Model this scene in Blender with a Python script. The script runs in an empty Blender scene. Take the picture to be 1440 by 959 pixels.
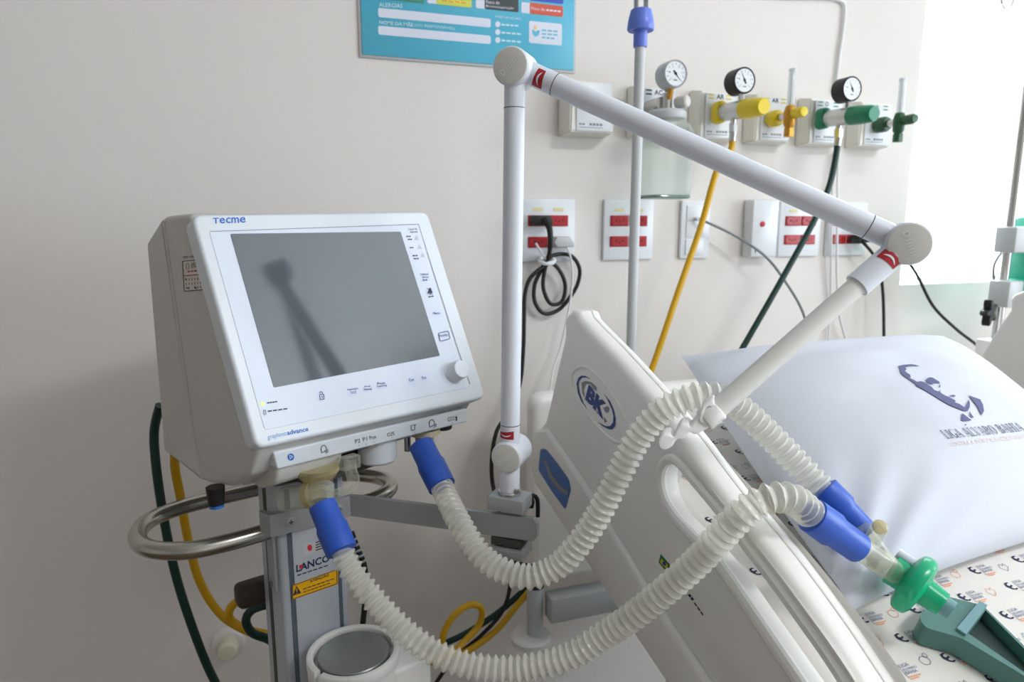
import bpy, bmesh, math, random
from math import sin, cos, pi, radians, sqrt, atan2
from mathutils import Vector as V, Matrix
from mathutils.bvhtree import BVHTree
from mathutils.geometry import tessellate_polygon

random.seed(7)
scene = bpy.context.scene
COL = scene.collection

# ------------------------------------------------------------------ camera
FPX, PITCH, YAW = 960.0, radians(9.87), radians(18.7)
CAM = V((0.0, -1.35, 1.40))
FW = V((sin(YAW)*cos(PITCH), cos(YAW)*cos(PITCH), -sin(PITCH)))
RT = V((cos(YAW), -sin(YAW), 0.0))
UP = RT.cross(FW)
cd = bpy.data.cameras.new('camera'); cam = bpy.data.objects.new('camera', cd); COL.objects.link(cam)
cd.sensor_width = 36.0; cd.lens = FPX/1440.0*36.0; cd.clip_start = 0.02
cam.matrix_world = Matrix(((RT.x, UP.x, -FW.x, CAM.x), (RT.y, UP.y, -FW.y, CAM.y), (RT.z, UP.z, -FW.z, CAM.z), (0, 0, 0, 1)))
cd.dof.use_dof = True; cd.dof.focus_distance = 0.74; cd.dof.aperture_fstop = 7.0
scene.camera = cam

# ------------------------------------------------------------------ light
vs = scene.view_settings
vs.view_transform = 'Standard'; vs.look = 'None'; vs.gamma = 1.0; vs.use_curve_mapping = False
vs.exposure = 1.32
world = bpy.data.worlds.new('daylight'); scene.world = world; world.use_nodes = True
bg = world.node_tree.nodes['Background']
bg.inputs[0].default_value = (0.83, 0.92, 1.0, 1); bg.inputs[1].default_value = 4.3

RX0, RX1, RY1, RH = -3.6, 3.3, -4.6, 2.8          # the room: back wall is y = 0
WIN_R = (-3.3, -1.2, 0.95, 2.4)                    # window in right wall y0 y1 z0 z1
WIN_B = (1.515, 3.0, 1.24, 2.45)                   # window in back wall x0 x1 z0 z1
def area(name, loc, rot, sx, sy, power, col=(1, 1, 1), portal=False):
    l = bpy.data.lights.new(name, 'AREA'); l.shape = 'RECTANGLE'; l.size = sx; l.size_y = sy
    l.energy = power; l.color = col
    o = bpy.data.objects.new(name, l); COL.objects.link(o); o.location = loc; o.rotation_euler = rot
    if portal: l.cycles.is_portal = True
    return o
area('sky_portal', ((WIN_B[0]+WIN_B[1])/2, 0.02, (WIN_B[2]+WIN_B[3])/2), (-pi/2, 0, 0), WIN_B[1]-WIN_B[0], WIN_B[3]-WIN_B[2], 1, portal=True)
area('sky_portal', (RX1+0.02, (WIN_R[0]+WIN_R[1])/2, (WIN_R[2]+WIN_R[3])/2), (0, pi/2, 0), WIN_R[3]-WIN_R[2], WIN_R[1]-WIN_R[0], 1, portal=True)
LAMPS = [(1.5, -2.15)]
for lx, ly in LAMPS:
    area('ceiling_lamp_light', (lx, ly, RH-0.045), (0, 0, 0), 0.9, 0.28, 13, (0.98, 0.99, 1.0))

# ------------------------------------------------------------------ pixel helpers (1440 x 959 frame)
def ray(px, py): return FW + RT*((px-720.0)/FPX) + UP*((479.5-py)/FPX)
def PD(px, py, d): return CAM + ray(px, py)*d
def PX(px, py, x): r = ray(px, py); return CAM + r*((x-CAM.x)/r.x)
def PY(px, py, y): r = ray(px, py); return CAM + r*((y-CAM.y)/r.y)
def PZ(px, py, z): r = ray(px, py); return CAM + r*((z-CAM.z)/r.z)
def PP(px, py, o, n): r = ray(px, py); return CAM + r*((o-CAM).dot(n)/r.dot(n))
def WL(px, py, d=0.0): return PY(px, py, -d)
def proj(p):
    v = p-CAM; z = v.dot(FW); return (720+FPX*v.dot(RT)/z, 479.5-FPX*v.dot(UP)/z, z)

# ------------------------------------------------------------------ materials
def lin(c): return tuple((x/12.92 if x <= 0.04045 else ((x+0.055)/1.055)**2.4) for x in c)
def rgb(h): return lin(tuple(int(h[i:i+2], 16)/255 for i in (0, 2, 4)))
MATS = {}
def mat(name, h, rough=0.5, metal=0.0, spec=0.5, var=0.04, scale=18.0, bump=0.0, bscale=200.0, trans=0.0, alpha=1.0, emit=0.0, coat=0.0, sss=0.0, ior=1.45):
    m = bpy.data.materials.new(name); m.use_nodes = True
    nt = m.node_tree; N = nt.nodes; L = nt.links
    b = N['Principled BSDF']; c = rgb(h)
    tc = N.new('ShaderNodeTexCoord')
    nz = N.new('ShaderNodeTexNoise'); nz.inputs['Scale'].default_value = scale; nz.inputs['Detail'].default_value = 4
    L.new(tc.outputs['Object'], nz.inputs['Vector'])
    mx = N.new('ShaderNodeMixRGB')
    mx.inputs[1].default_value = tuple(min(1, x*(1+var)) for x in c)+(1,)
    mx.inputs[2].default_value = tuple(x*(1-var) for x in c)+(1,)
    L.new(nz.outputs['Fac'], mx.inputs[0]); L.new(mx.outputs[0], b.inputs['Base Color'])
    b.inputs['Roughness'].default_value = rough; b.inputs['Metallic'].default_value = metal
    b.inputs['Specular IOR Level'].default_value = spec; b.inputs['IOR'].default_value = ior
    b.inputs['Transmission Weight'].default_value = trans; b.inputs['Alpha'].default_value = alpha
    b.inputs['Coat Weight'].default_value = coat
    if sss: b.inputs['Subsurface Weight'].default_value = sss; b.inputs['Subsurface Radius'].default_value = (0.01, 0.01, 0.01)
    if emit: b.inputs['Emission Color'].default_value = c+(1,); b.inputs['Emission Strength'].default_value = emit
    if bump:
        n2 = N.new('ShaderNodeTexNoise'); n2.inputs['Scale'].default_value = bscale; n2.inputs['Detail'].default_value = 3
        L.new(tc.outputs['Object'], n2.inputs['Vector'])
        bp = N.new('ShaderNodeBump'); bp.inputs['Strength'].default_value = bump; bp.inputs['Distance'].default_value = 0.002
        L.new(n2.outputs['Fac'], bp.inputs['Height']); L.new(bp.outputs[0], b.inputs['Normal'])
    MATS[name] = m; return m
mat('wall_paint', 'e9e3de', 0.75, var=0.015, scale=3, bump=0.06, bscale=140, spec=0.25)
mat('ceiling_paint', 'f0efec', 0.8, var=0.01); mat('floor_vinyl', '7d6a58', 0.4, var=0.08, scale=6)
mat('white_plastic', 'f0efec', 0.38, var=0.015); mat('plate_white', 'e8ebef', 0.3, var=0.01)
mat('cream_plastic', 'ebe8df', 0.4, var=0.02); mat('device_grey', 'cac8c3', 0.5, var=0.015, bump=0.05, bscale=700)
mat('device_white', 'dde2e8', 0.36, var=0.01, bump=0.02, bscale=900); mat('label_white', 'd9e0ec', 0.4, var=0.005)
mat('rail_plastic', 'f3f1ec', 0.36, var=0.015); mat('arm_white', 'dfe3ec', 0.32, var=0.01)
mat('rod_white', 'dcdad5', 0.45, var=0.01); mat('cap_beige', 'd9d7d1', 0.5, var=0.01); mat('screen_glass', '4a525a', 0.09, spec=0.6, var=0.02, ior=2.0)
mat('seam_dark', '4b4a46', 0.7); mat('groove_blue', '55616f', 0.5); mat('black_plastic', '171717', 0.45)
mat('black_rubber', '1b1a19', 0.5, var=0.1); mat('dark_print', '2a2f3c', 0.6); mat('grey_print', '8d9098', 0.6)
mat('navy_print', '2c2f52', 0.8); mat('slate_print', '62668a', 0.85); mat('sheet_grey_print', '7f82a0', 0.85); mat('orange_print', 'e9a47c', 0.8); mat('pale_red_print', 'e6cfc9', 0.85)
mat('chrome', 'c9c9c6', 0.18, metal=1.0, var=0.02); mat('steel', 'b0aea6', 0.24, metal=1.0, var=0.03)
mat('satin', 'cfcfcd', 0.34, metal=0.55, var=0.02); mat('grey_metal', 'a6a8ab', 0.45, metal=0.2, var=0.03); mat('alu', 'b9bfc8', 0.38, metal=0.25, var=0.02)
mat('tube_grey', 'c4c6c8', 0.4, var=0.02); mat('blue_cuff', '2a58bd', 0.4, var=0.03, sss=0.1)
mat('hub_blue', '6a80dc', 0.3); mat('logo_blue', '2b6cc4', 0.5); mat('sky_blue', '74a9dd', 0.5); mat('bk_blue', '1d3f86', 0.45); mat('sticker_blue', '2c68b4', 0.4)
mat('chart_blue', '57b9d6', 0.3, var=0.02, scale=4); mat('chart_white', 'dfe3f2', 0.4); mat('chart_text', 'cdeaf3', 0.5)
mat('tag_green', '3c8d70', 0.4); mat('tag_yellow', 'd6d957', 0.4); mat('tag_black', '2f3a3c', 0.4); mat('tag_red', 'd9502f', 0.4); mat('tag_blue', '2b49c9', 0.4)
mat('red_socket', 'b3202a', 0.35); mat('socket_hole', '4a0d12', 0.6); mat('yellow_tag', 'eadfae', 0.6); mat('red_sticker', 'ab1f2e', 0.4); mat('red_dot', 'd0353a', 0.4)
mat('gas_yellow', 'e9cc1f', 0.35); mat('hose_yellow', 'd9a70d', 0.4); mat('gas_green', '14805a', 0.35); mat('hose_green', '07352f', 0.4); mat('dark_green', '2c5a36', 0.4)
mat('brass', 'c48f35', 0.35, metal=0.6); mat('warn_yellow', 'f0b400', 0.45); mat('heater_grey', '8d9290', 0.38, metal=0.5)
mat('frame_grey', 'c3c7c9', 0.5); mat('pump_green', '23a183', 0.35); mat('cable_grey', '85888c', 0.5); mat('cable_white', 'e8e8ea', 0.45)
mat('flag_green', '2b7a3d', 0.5); mat('flag_yellow', 'd9c93b', 0.5); mat('brown_knob', '3f342d', 0.6)
mat('filter_green', '12b27f', 0.22, alpha=0.93, sss=0.2); mat('lung_green', '507a74', 0.4); mat('lung_dark', '243b38', 0.45); mat('lung_edge', '6f969c', 0.4)
mat('led_green', 'b9ee62', 0.4, emit=0.5)
mat('beige_port', 'd9cfae', 0.4); mat('bib_cream', 'e4dfc6', 0.5)
mat('pillow_cloth', 'd3d6df', 0.9, var=0.01, bump=0.12, bscale=900, spec=0.2)
mat('sheet_cloth', 'e6e1da', 0.9, var=0.015, bump=0.12, bscale=900, spec=0.2)
def clear(name, h, mixf, rough=0.08):
    m = bpy.data.materials.new(name); m.use_nodes = True; nt = m.node_tree; N = nt.nodes; L = nt.links
    b = N['Principled BSDF']; b.inputs['Base Color'].default_value = rgb(h)+(1,); b.inputs['Roughness'].default_value = rough
    b.inputs['Specular IOR Level'].default_value = 0.7
    t = N.new('ShaderNodeBsdfTransparent'); t.inputs[0].default_value = tuple(0.5+0.5*x for x in rgb(h))+(1,)
    lw = N.new('ShaderNodeLayerWeight'); lw.inputs[0].default_value = 0.35
    mr = N.new('ShaderNodeMapRange'); mr.inputs[3].default_value = mixf; mr.inputs[4].default_value = min(1.0, mixf+0.5)
    L.new(lw.outputs['Facing'], mr.inputs[0])
    mx = N.new('ShaderNodeMixShader'); L.new(mr.outputs[0], mx.inputs[0]); L.new(t.outputs[0], mx.inputs[1]); L.new(b.outputs[0], mx.inputs[2])
    L.new(mx.outputs[0], N['Material Output'].inputs['Surface']); MATS[name] = m
clear('hose_clear', 'f7f6ee', 0.31, 0.16); clear('clear_plastic', 'eeeee2', 0.07, 0.06); clear('amber_clear', 'd6c899', 0.28, 0.12)
clear('glass_green', 'e9f2ee', 0.03, 0.05); clear('pane_glass', 'f4f8fa', 0.02, 0.03); clear('flow_clear', 'ecf0f2', 0.35, 0.1); clear('glass_edge', '86a79c', 0.6, 0.1)

# ------------------------------------------------------------------ geometry collector
class G:
    def __init__(s): s.v = []; s.f = []
    def add(s, vs, fs):
        k = len(s.v); s.v += [V(p) for p in vs]; s.f += [[i+k for i in f] for f in fs]; return s
    def bm(s, bm, M=None):
        bm.verts.index_update()
        s.add([(M @ v.co if M else v.co.copy()) for v in bm.verts], [[v.index for v in f.verts] for f in bm.faces]); bm.free(); return s
    def box(s, c, size, bev=0.0, seg=2, ax=None):
        bm = bmesh.new(); bmesh.ops.create_cube(bm, size=1.0)
        bmesh.ops.scale(bm, vec=V(size), verts=bm.verts)
        if bev: bmesh.ops.bevel(bm, geom=bm.edges[:], offset=bev, segments=seg, profile=0.5, affect='EDGES')
        c = V(c)
        M = Matrix.Translation(c) if ax is None else Matrix(((ax[0].x, ax[1].x, ax[2].x, c.x), (ax[0].y, ax[1].y, ax[2].y, c.y), (ax[0].z, ax[1].z, ax[2].z, c.z), (0, 0, 0, 1)))
        return s.bm(bm, M)
    def prism(s, pts, d, bev=0.0, seg=2):
        """closed 3D polygon extruded by vector d; bevels the rims"""
        pts = [V(p) for p in pts]; d = V(d); n = len(pts)
        bm = bmesh.new(); a = [bm.verts.new(p) for p in pts]; b = [bm.verts.new(p+d) for p in pts]
        f1 = bm.faces.new(a); f2 = bm.faces.new(b[::-1])
        for i in range(n): bm.faces.new((a[i], b[i], b[(i+1) % n], a[(i+1) % n]))
        bmesh.ops.recalc_face_normals(bm, faces=bm.faces)
        if bev:
            es = list(f1.edges)+list(f2.edges)
            bmesh.ops.bevel(bm, geom=es, offset=bev, segments=seg, profile=0.5, affect='EDGES')
        big = [f for f in bm.faces if len(f.verts) > 8]
        if big: bmesh.ops.triangulate(bm, faces=big)
        return s.bm(bm)
    def lathe(s, prof, o, axis, n=32, ref=None):
        """prof: (radius, height along axis)"""
        o = V(o); ax = V(axis).normalized(); r0 = V(ref) if ref else (V((0, 0, 1)) if abs(ax.z) < 0.9 else V((1, 0, 0)))
        e1 = (r0-ax*r0.dot(ax)).normalized(); e2 = ax.cross(e1)
        vs, fs = [], []
        for (r, h) in prof:
            for k in range(n):
                a = 2*pi*k/n; vs.append(o+ax*h+(e1*cos(a)+e2*sin(a))*max(r, 1e-5))
        for i in range(len(prof)-1):
            for k in range(n):
                k2 = (k+1) % n; fs.append([i*n+k, i*n+k2, (i+1)*n+k2, (i+1)*n+k])
        if prof[0][0] > 1e-4: fs.append(list(range(n))[::-1])
        if prof[-1][0] > 1e-4: fs.append([(len(prof)-1)*n+k for k in range(n)])
        return s.add(vs, fs)
    def cyl(s, a, b, r, r2=None, n=28, bev=0.0):
        a = V(a); b = V(b); L = (b-a).length; r2 = r if r2 is None else r2
        if bev: prof = [(r-bev, 0), (r-bev*0.3, bev*0.3), (r, bev), (r2, L-bev), (r2-bev*0.3, L-bev*0.3), (r2-bev, L)]
        else: prof = [(r, 0), (r2, L)]
        return s.lathe(prof, a, b-a, n)
    def tube(s, pts, r, n=12, closed=False):
        pts = [V(p) for p in pts]; m = len(pts); R = r if callable(r) else (lambda i: r)
        T = []
        for i in range(m):
            if closed: t = pts[(i+1) % m]-pts[i-1]
            else: t = pts[min(i+1, m-1)]-pts[max(i-1, 0)]
            T.append(t.normalized())
        e = T[0].orthogonal().normalized(); vs, fs = [], []
        for i in range(m):
            e = (e-T[i]*e.dot(T[i])).normalized(); f = T[i].cross(e); rr = R(i)
            for k in range(n):
                a = 2*pi*k/n; vs.append(pts[i]+(e*cos(a)+f*sin(a))*rr)
        for i in range(m if closed else m-1):
            j = (i+1) % m; off = 0
            if closed and j == 0:
                best = min(range(n), key=lambda q: (vs[q]-vs[i*n]).length); off = best
            for k in range(n): fs.append([i*n+k, i*n+(k+1) % n, j*n+(k+1+off) % n, j*n+(k+off) % n])
        if not closed: fs += [list(range(n))[::-1], [(m-1)*n+k for k in range(n)]]
        return s.add(vs, fs)
    def sph(s, c, r, sc=(1, 1, 1), n=20):
        prof = [(r*sin(pi*i/12), -r*cos(pi*i/12)) for i in range(13)]
        g = G().lathe(prof, (0, 0, 0), (0, 0, 1), n)
        return s.add([V(c)+V((p.x*sc[0], p.y*sc[1], p.z*sc[2])) for p in g.v], g.f)

def spline(P, step=0.006, closed=False):
    """Catmull-Rom through P, resampled at equal arc length"""
    P = [V(p) for p in P]; n = len(P); out = []
    rng = range(n) if closed else range(n-1)
    for i in rng:
        if closed: p0, p1, p2, p3 = P[i-1], P[i], P[(i+1) % n], P[(i+2) % n]
        else: p0, p1, p2, p3 = P[max(i-1, 0)], P[i], P[i+1], P[min(i+2, n-1)]
        for k in range(16):
            t = k/16; t2 = t*t; t3 = t2*t
            out.append(0.5*((2*p1)+(p2-p0)*t+(2*p0-5*p1+4*p2-p3)*t2+(3*p1-p0-3*p2+p3)*t3))
    if not closed: out.append(P[-1].copy())
    else: out.append(out[0].copy())
    L = [0.0]
    for i in range(1, len(out)): L.append(L[-1]+(out[i]-out[i-1]).length)
    m = max(2, int(round(L[-1]/step))); res = []; j = 0
    for i in range(m+1 if not closed else m):
        d = L[-1]*i/m
        while j < len(L)-2 and L[j+1] < d: j += 1
        t = (d-L[j])/max(1e-9, L[j+1]-L[j]); res.append(out[j].lerp(out[j+1], min(1, t)))
    return res
def round_poly(pts, r, seg=5):
    """round the corners of a 2D polygon"""
    out = []; n = len(pts)
    for i in range(n):
        p0, p1, p2 = V((*pts[i-1],)), V((*pts[i],)), V((*pts[(i+1) % n],))
        a, b = p0-p1, p2-p1; rr = min(r, a.length*0.45, b.length*0.45); A = p1+a.normalized()*rr; B = p1+b.normalized()*rr
        for k in range(seg+1):
            t = k/seg; q = A*(1-t)**2+p1*2*t*(1-t)+B*t*t; out.append((q.x, q.y))
    return out
def rrect(x0, y0, x1, y1, r, seg=4): return round_poly([(x0, y0), (x1, y0), (x1, y1), (x0, y1)], r, seg)
def smooth_poly(pts, k=4):
    q = spline([V((p[0], p[1], 0)) for p in pts], 1e9, True) if False else None
    n = len(pts); out = []
    for i in range(n):
        p0, p1, p2, p3 = [V((*pts[(i+j) % n],)) for j in (-1, 0, 1, 2)]
        for m in range(k):
            t = m/k; t2 = t*t; t3 = t2*t
            w = 0.5*((2*p1)+(p2-p0)*t+(2*p0-5*p1+4*p2-p3)*t2+(3*p1-p0-3*p2+p3)*t3); out.append((w.x, w.y))
    return out

# ------------------------------------------------------------------ objects
WORLD = {}
def finish(me, smooth=35):
    if smooth:
        me.polygons.foreach_set('use_smooth', [True]*len(me.polygons)); me.update()
        try: me.set_sharp_from_angle(angle=radians(smooth))
        except Exception: pass
def obj(name, g, m, parent=None, label=None, cat=None, group=None, kind=None, smooth=35):
    lo = V([min(p[i] for p in g.v) for i in range(3)]); hi = V([max(p[i] for p in g.v) for i in range(3)])
    c = (lo+hi)/2
    if parent is None: c = V((c.x, c.y, lo.z))
    me = bpy.data.meshes.new(name); me.from_pydata([tuple(p-c) for p in g.v], [], g.f); me.update()
    finish(me, smooth); me.materials.append(MATS[m])
    o = bpy.data.objects.new(name, me); COL.objects.link(o)
    o.location = c-(WORLD[parent] if parent else V((0, 0, 0)))
    if parent: o.parent = parent
    WORLD[o] = c
    tag(o, label, cat, group, kind); return o
def tag(o, label=None, cat=None, group=None, kind=None):
    if label: o['label'] = label
    if cat: o['category'] = cat
    if group: o['group'] = group
    if kind: o['kind'] = kind
    return o
def thing(name, loc, label, cat, group=None):
    o = bpy.data.objects.new(name, None); COL.objects.link(o); o.location = V(loc); o.empty_display_size = 0.05
    WORLD[o] = V(loc); return tag(o, label, cat, group)
def dup(root, d, label=None):
    def cp(o, par):
        c = o.copy(); COL.objects.link(c); c.parent = par; WORLD[c] = WORLD[o]+V(d)
        for ch in list(o.children): cp(ch, c)
        return c
    r = cp(root, None); r.location = root.location+V(d)
    if label: r['label'] = label
    return r

# ------------------------------------------------------------------ flat print
_tc = {}
def text2d(body, bold=0.0):
    """unit-box mesh of a line of text: verts in 0..1 x 0..1, faces, aspect"""
    k = (body, bold)
    if k not in _tc:
        cu = bpy.data.curves.new('t', 'FONT'); cu.body = body; cu.resolution_u = 2; cu.fill_mode = 'FRONT'; cu.offset = bold
        ob = bpy.data.objects.new('t', cu); me = ob.to_mesh()
        vs = [(v.co.x, v.co.y) for v in me.vertices]; fs = [list(p.vertices) for p in me.polygons]
        ob.to_mesh_clear(); bpy.data.objects.remove(ob); bpy.data.curves.remove(cu)
        x0 = min(v[0] for v in vs); x1 = max(v[0] for v in vs); y0 = min(v[1] for v in vs); y1 = max(v[1] for v in vs)
        _tc[k] = ([((x-x0)/(x1-x0), (y-y0)/(y1-y0)) for x, y in vs], fs, (x1-x0)/(y1-y0))
    return _tc[k]
def poly2d(pts):
    tris = tessellate_polygon([[V((p[0], p[1], 0)) for p in pts]])
    return list(pts), [list(t) for t in tris]
def refine(vs, fs, mx):
    bm = bmesh.new(); bv = [bm.verts.new((x, y, 0)) for x, y in vs]
    for f in fs:
        try: bm.faces.new([bv[i] for i in f])
        except ValueError: pass
    bmesh.ops.triangulate(bm, faces=bm.faces)
    for _ in range(6):
        es = [e for e in bm.edges if e.calc_length() > mx]
        if not es: break
        bmesh.ops.subdivide_edges(bm, edges=es, cuts=1); bmesh.ops.triangulate(bm, faces=bm.faces)
    bm.verts.index_update()
    r = ([(v.co.x, v.co.y) for v in bm.verts], [[v.index for v in f.verts] for f in bm.faces]); bm.free(); return r
class Ink:
    """collects flat print given in image pixels of the place, laid on a real surface by 'fn(px,py) -> point'"""
    def __init__(s, fn, mx=None): s.fn = fn; s.g = G(); s.mx = mx
    def put(s, vs, fs):
        if s.mx: vs, fs = refine(vs, fs, s.mx)
        pts = [s.fn(x, y) for x, y in vs]
        ok = [f for f in fs if all(pts[i] is not None for i in f)]
        s.g.add([p if p is not None else V((0, 0, 0)) for p in pts], ok) if ok else None; return s
    def poly(s, pts): return s.put(*poly2d(pts))
    def text(s, body, bl, br, tl, bold=0.0):
        vs, fs, _ = text2d(body, bold)
        ex = (br[0]-bl[0], br[1]-bl[1]); ey = (tl[0]-bl[0], tl[1]-bl[1])
        return s.put([(bl[0]+ex[0]*x+ey[0]*y, bl[1]+ex[1]*x+ey[1]*y) for x, y in vs], fs)
    def line(s, a, b, w):
        dx, dy = b[0]-a[0], b[1]-a[1]; L = max(1e-9, sqrt(dx*dx+dy*dy)); nx, ny = -dy/L*w/2, dx/L*w/2
        return s.put([(a[0]+nx, a[1]+ny), (b[0]+nx, b[1]+ny), (b[0]-nx, b[1]-ny), (a[0]-nx, a[1]-ny)], [[0, 1, 2, 3]])
    def strokes(s, bl, br, tl, n=5):
        """print too small to read in the photograph: a broken line of word-sized strokes"""
        h = sqrt((tl[0]-bl[0])**2+(tl[1]-bl[1])**2)*0.55; ox, oy = (tl[0]-bl[0])*0.4, (tl[1]-bl[1])*0.4
        for i in range(n):
            f0, f1 = i/n, (i+0.78)/n
            s.line((bl[0]+(br[0]-bl[0])*f0+ox, bl[1]+(br[1]-bl[1])*f0+oy), (bl[0]+(br[0]-bl[0])*f1+ox, bl[1]+(br[1]-bl[1])*f1+oy), h)
        return s
    def loop(s, pts, w, closed=True):
        for i in range(len(pts) if closed else len(pts)-1): s.line(pts[i], pts[(i+1) % len(pts)], w)
        return s
    def make(s, name, m, parent, label=None):
        used = sorted({i for f in s.g.f for i in f}); mp = {j: i for i, j in enumerate(used)}
        g = G(); g.v = [s.g.v[j] for j in used]; g.f = [[mp[i] for i in f] for f in s.g.f]
        return obj(name, g, m, parent, label, smooth=0)
def on_plane(o, n, lift=0.0004):
    n = V(n).normalized(); o2 = V(o)+n*lift
    return lambda x, y: PP(x, y, o2, n)
def ell(cx, cy, rx, ry, n=20, a0=0, a1=2*pi, rot=0):
    r = []
    for i in range(n):
        a = a0+(a1-a0)*i/(n if abs(a1-a0-2*pi) < 1e-6 else n-1); x, y = rx*cos(a), ry*sin(a)
        r.append((cx+x*cos(rot)-y*sin(rot), cy+x*sin(rot)+y*cos(rot)))
    return r

# ================================================================== the room
T = 0.15
x0, x1, z0, z1 = WIN_B
g = G()
for a, b, c, d in ((RX0, x0, 0, RH), (x1, RX1, 0, RH), (x0, x1, 0, z0), (x0, x1, z1, RH)):
    g.box(((a+b)/2, T/2, (c+d)/2), (b-a, T, d-c))
obj('wall_back', g, 'wall_paint', kind='structure', smooth=0)
g = G(); y0, y1, zz0, zz1 = WIN_R
for a, b, c, d in ((RY1, y0, 0, RH), (y1, T, 0, RH), (y0, y1, 0, zz0), (y0, y1, zz1, RH)):
    g.box((RX1+T/2, (a+b)/2, (c+d)/2), (T, b-a, d-c))
obj('wall_right', g, 'wall_paint', kind='structure', smooth=0)
obj('wall_left', G().box((RX0-T/2, (RY1+T)/2, RH/2), (T, -RY1+T, RH)), 'wall_paint', kind='structure', smooth=0)
obj('wall_front', G().box(((RX0+RX1)/2, RY1-T/2, RH/2), (RX1-RX0+2*T, T, RH)), 'wall_paint', kind='structure', smooth=0)
obj('floor', G().box(((RX0+RX1)/2, RY1/2, -0.05), (RX1-RX0+2*T, -RY1+2*T, 0.1)), 'floor_vinyl', kind='structure', smooth=0)
obj('ceiling', G().box(((RX0+RX1)/2, RY1/2, RH+0.05), (RX1-RX0+2*T, -RY1+2*T, 0.1)), 'ceiling_paint', kind='structure', smooth=0)
def window(name, axis, a0, a1, c0, c1):
    g = G(); w = 0.035
    def bx(p, q, r, s):
        if axis == 'y': g.box(((p+q)/2, 0.11, (r+s)/2), (q-p, 0.03, s-r), 0.003)
        else: g.box((RX1+0.11, (p+q)/2, (r+s)/2), (0.03, q-p, s-r), 0.003)
    bx(a0, a1, c0, c0+w*0.2); bx(a0, a1, c1-w, c1); bx(a0, a0+w*0.2, c0, c1); bx(a1-w, a1, c0, c1)
    mid = (a0+a1)/2+0.1; bx(mid-w/2, mid+w/2, c0, c1)
    o = obj(name, g, 'white_plastic', kind='structure')
    for p, q in ((a0, mid), (mid, a1)):
        if axis == 'y': gg = G().box(((p+q)/2, 0.11, (c0+c1)/2), (q-p, 0.004, c1-c0))
        else: gg = G().box((RX1+0.11, (p+q)/2, (c0+c1)/2), (0.004, q-p, c1-c0))
        obj('pane', gg, 'pane_glass', o, smooth=0)
window('window_1', 'y', *WIN_B); window('window_2', 'x', *WIN_R)
for i, (lx, ly) in enumerate(LAMPS):
    t = thing('ceiling_lamp', (lx, ly, RH-0.04), 'long ceiling lamp over the foot of the bed', 'ceiling lamp', 'ceiling lamps')
    obj('lamp_body', G().box((lx, ly, RH-0.012), (0.95, 0.32, 0.024), 0.004), 'white_plastic', t)
    obj('diffuser', G().box((lx, ly, RH-0.03), (0.9, 0.28, 0.012), 0.003), 'label_white', t)

# ================================================================== blue patient chart high on the wall
CH = 0.006
t = thing('patient_chart', (0.376, 0, 1.702), 'turquoise acrylic patient chart with white fields and coloured tags on wall', 'chart')
obj('backing', G().box((0.376, -0.002, 1.862), (0.432, 0.004, 0.326), 0.001), 'frame_grey', t)
bd = obj('board', G().box((0.376, -0.0045, 1.8645), (0.422, 0.003, 0.321), 0.0005), 'chart_blue', t)
chf = on_plane((0, -0.006, 0), (0, -1, 0), 0.0003)
def chart_rect(c4, r, m, name, n=1):
    P = [chf(*c) for c in c4]; xa = min(P[0].x, P[3].x); xb = max(P[1].x, P[2].x); zb = (P[0].z+P[1].z)/2; za = (P[2].z+P[3].z)/2
    pts = rrect(xa, za, xb, zb, r); y = -0.006
    return obj(name, G().prism([(p[0], y, p[1]) for p in pts], (0, -0.0004*n, 0)), m, t, smooth=0)
chart_rect(((532, 11.5), (690, 26), (690, 38.5), (532, 24)), 0.004, 'chart_white', 'blank_field')
chart_rect(((532, 36.5), (690, 50), (690, 61.5), (532, 49)), 0.004, 'chart_white', 'blank_field')
chart_rect(((744, 30), (790, 33), (790, 64), (744, 60.5)), 0.004, 'chart_white', 'logo_card')
# coloured tags with a white tick box, colour part on top
for nm, wq, cq, mm in (('green_tag', None, ((520, -22), (596, -14), (596, 4.5), (520, -3)), 'tag_green'),
                   ('yellow_tag', ((601, -20), (615, -19), (615, 6), (601, 4.5)), ((614, -19), (663, -13), (663, 11), (614, 6)), 'tag_yellow'),
                   ('black_tag', ((669, -10), (683, -9), (683, 12.7), (669, 11.5)), ((681.5, -10), (729, -4), (729, 17), (681.5, 12.7)), 'tag_black'),
                   ('red_tag', ((733, 3), (746, 4), (746, 19.5), (733, 18)), ((745, 4), (791.5, 8.5), (791.5, 23.5), (745, 19.5)), 'tag_red'),
                   ('blue_tag', ((733, -18), (746, -16), (746, 0), (733, -1)), ((745, -16), (792, -12), (792, 5), (745, 1)), 'tag_blue')):
    if wq: chart_rect(wq, 0.003, 'chart_white', 'tick_box', 1.5)
    chart_rect(cq, 0.003, mm, nm, 2)
tg7 = on_plane((0, -0.007, 0), (0, -1, 0), 0)
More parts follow.
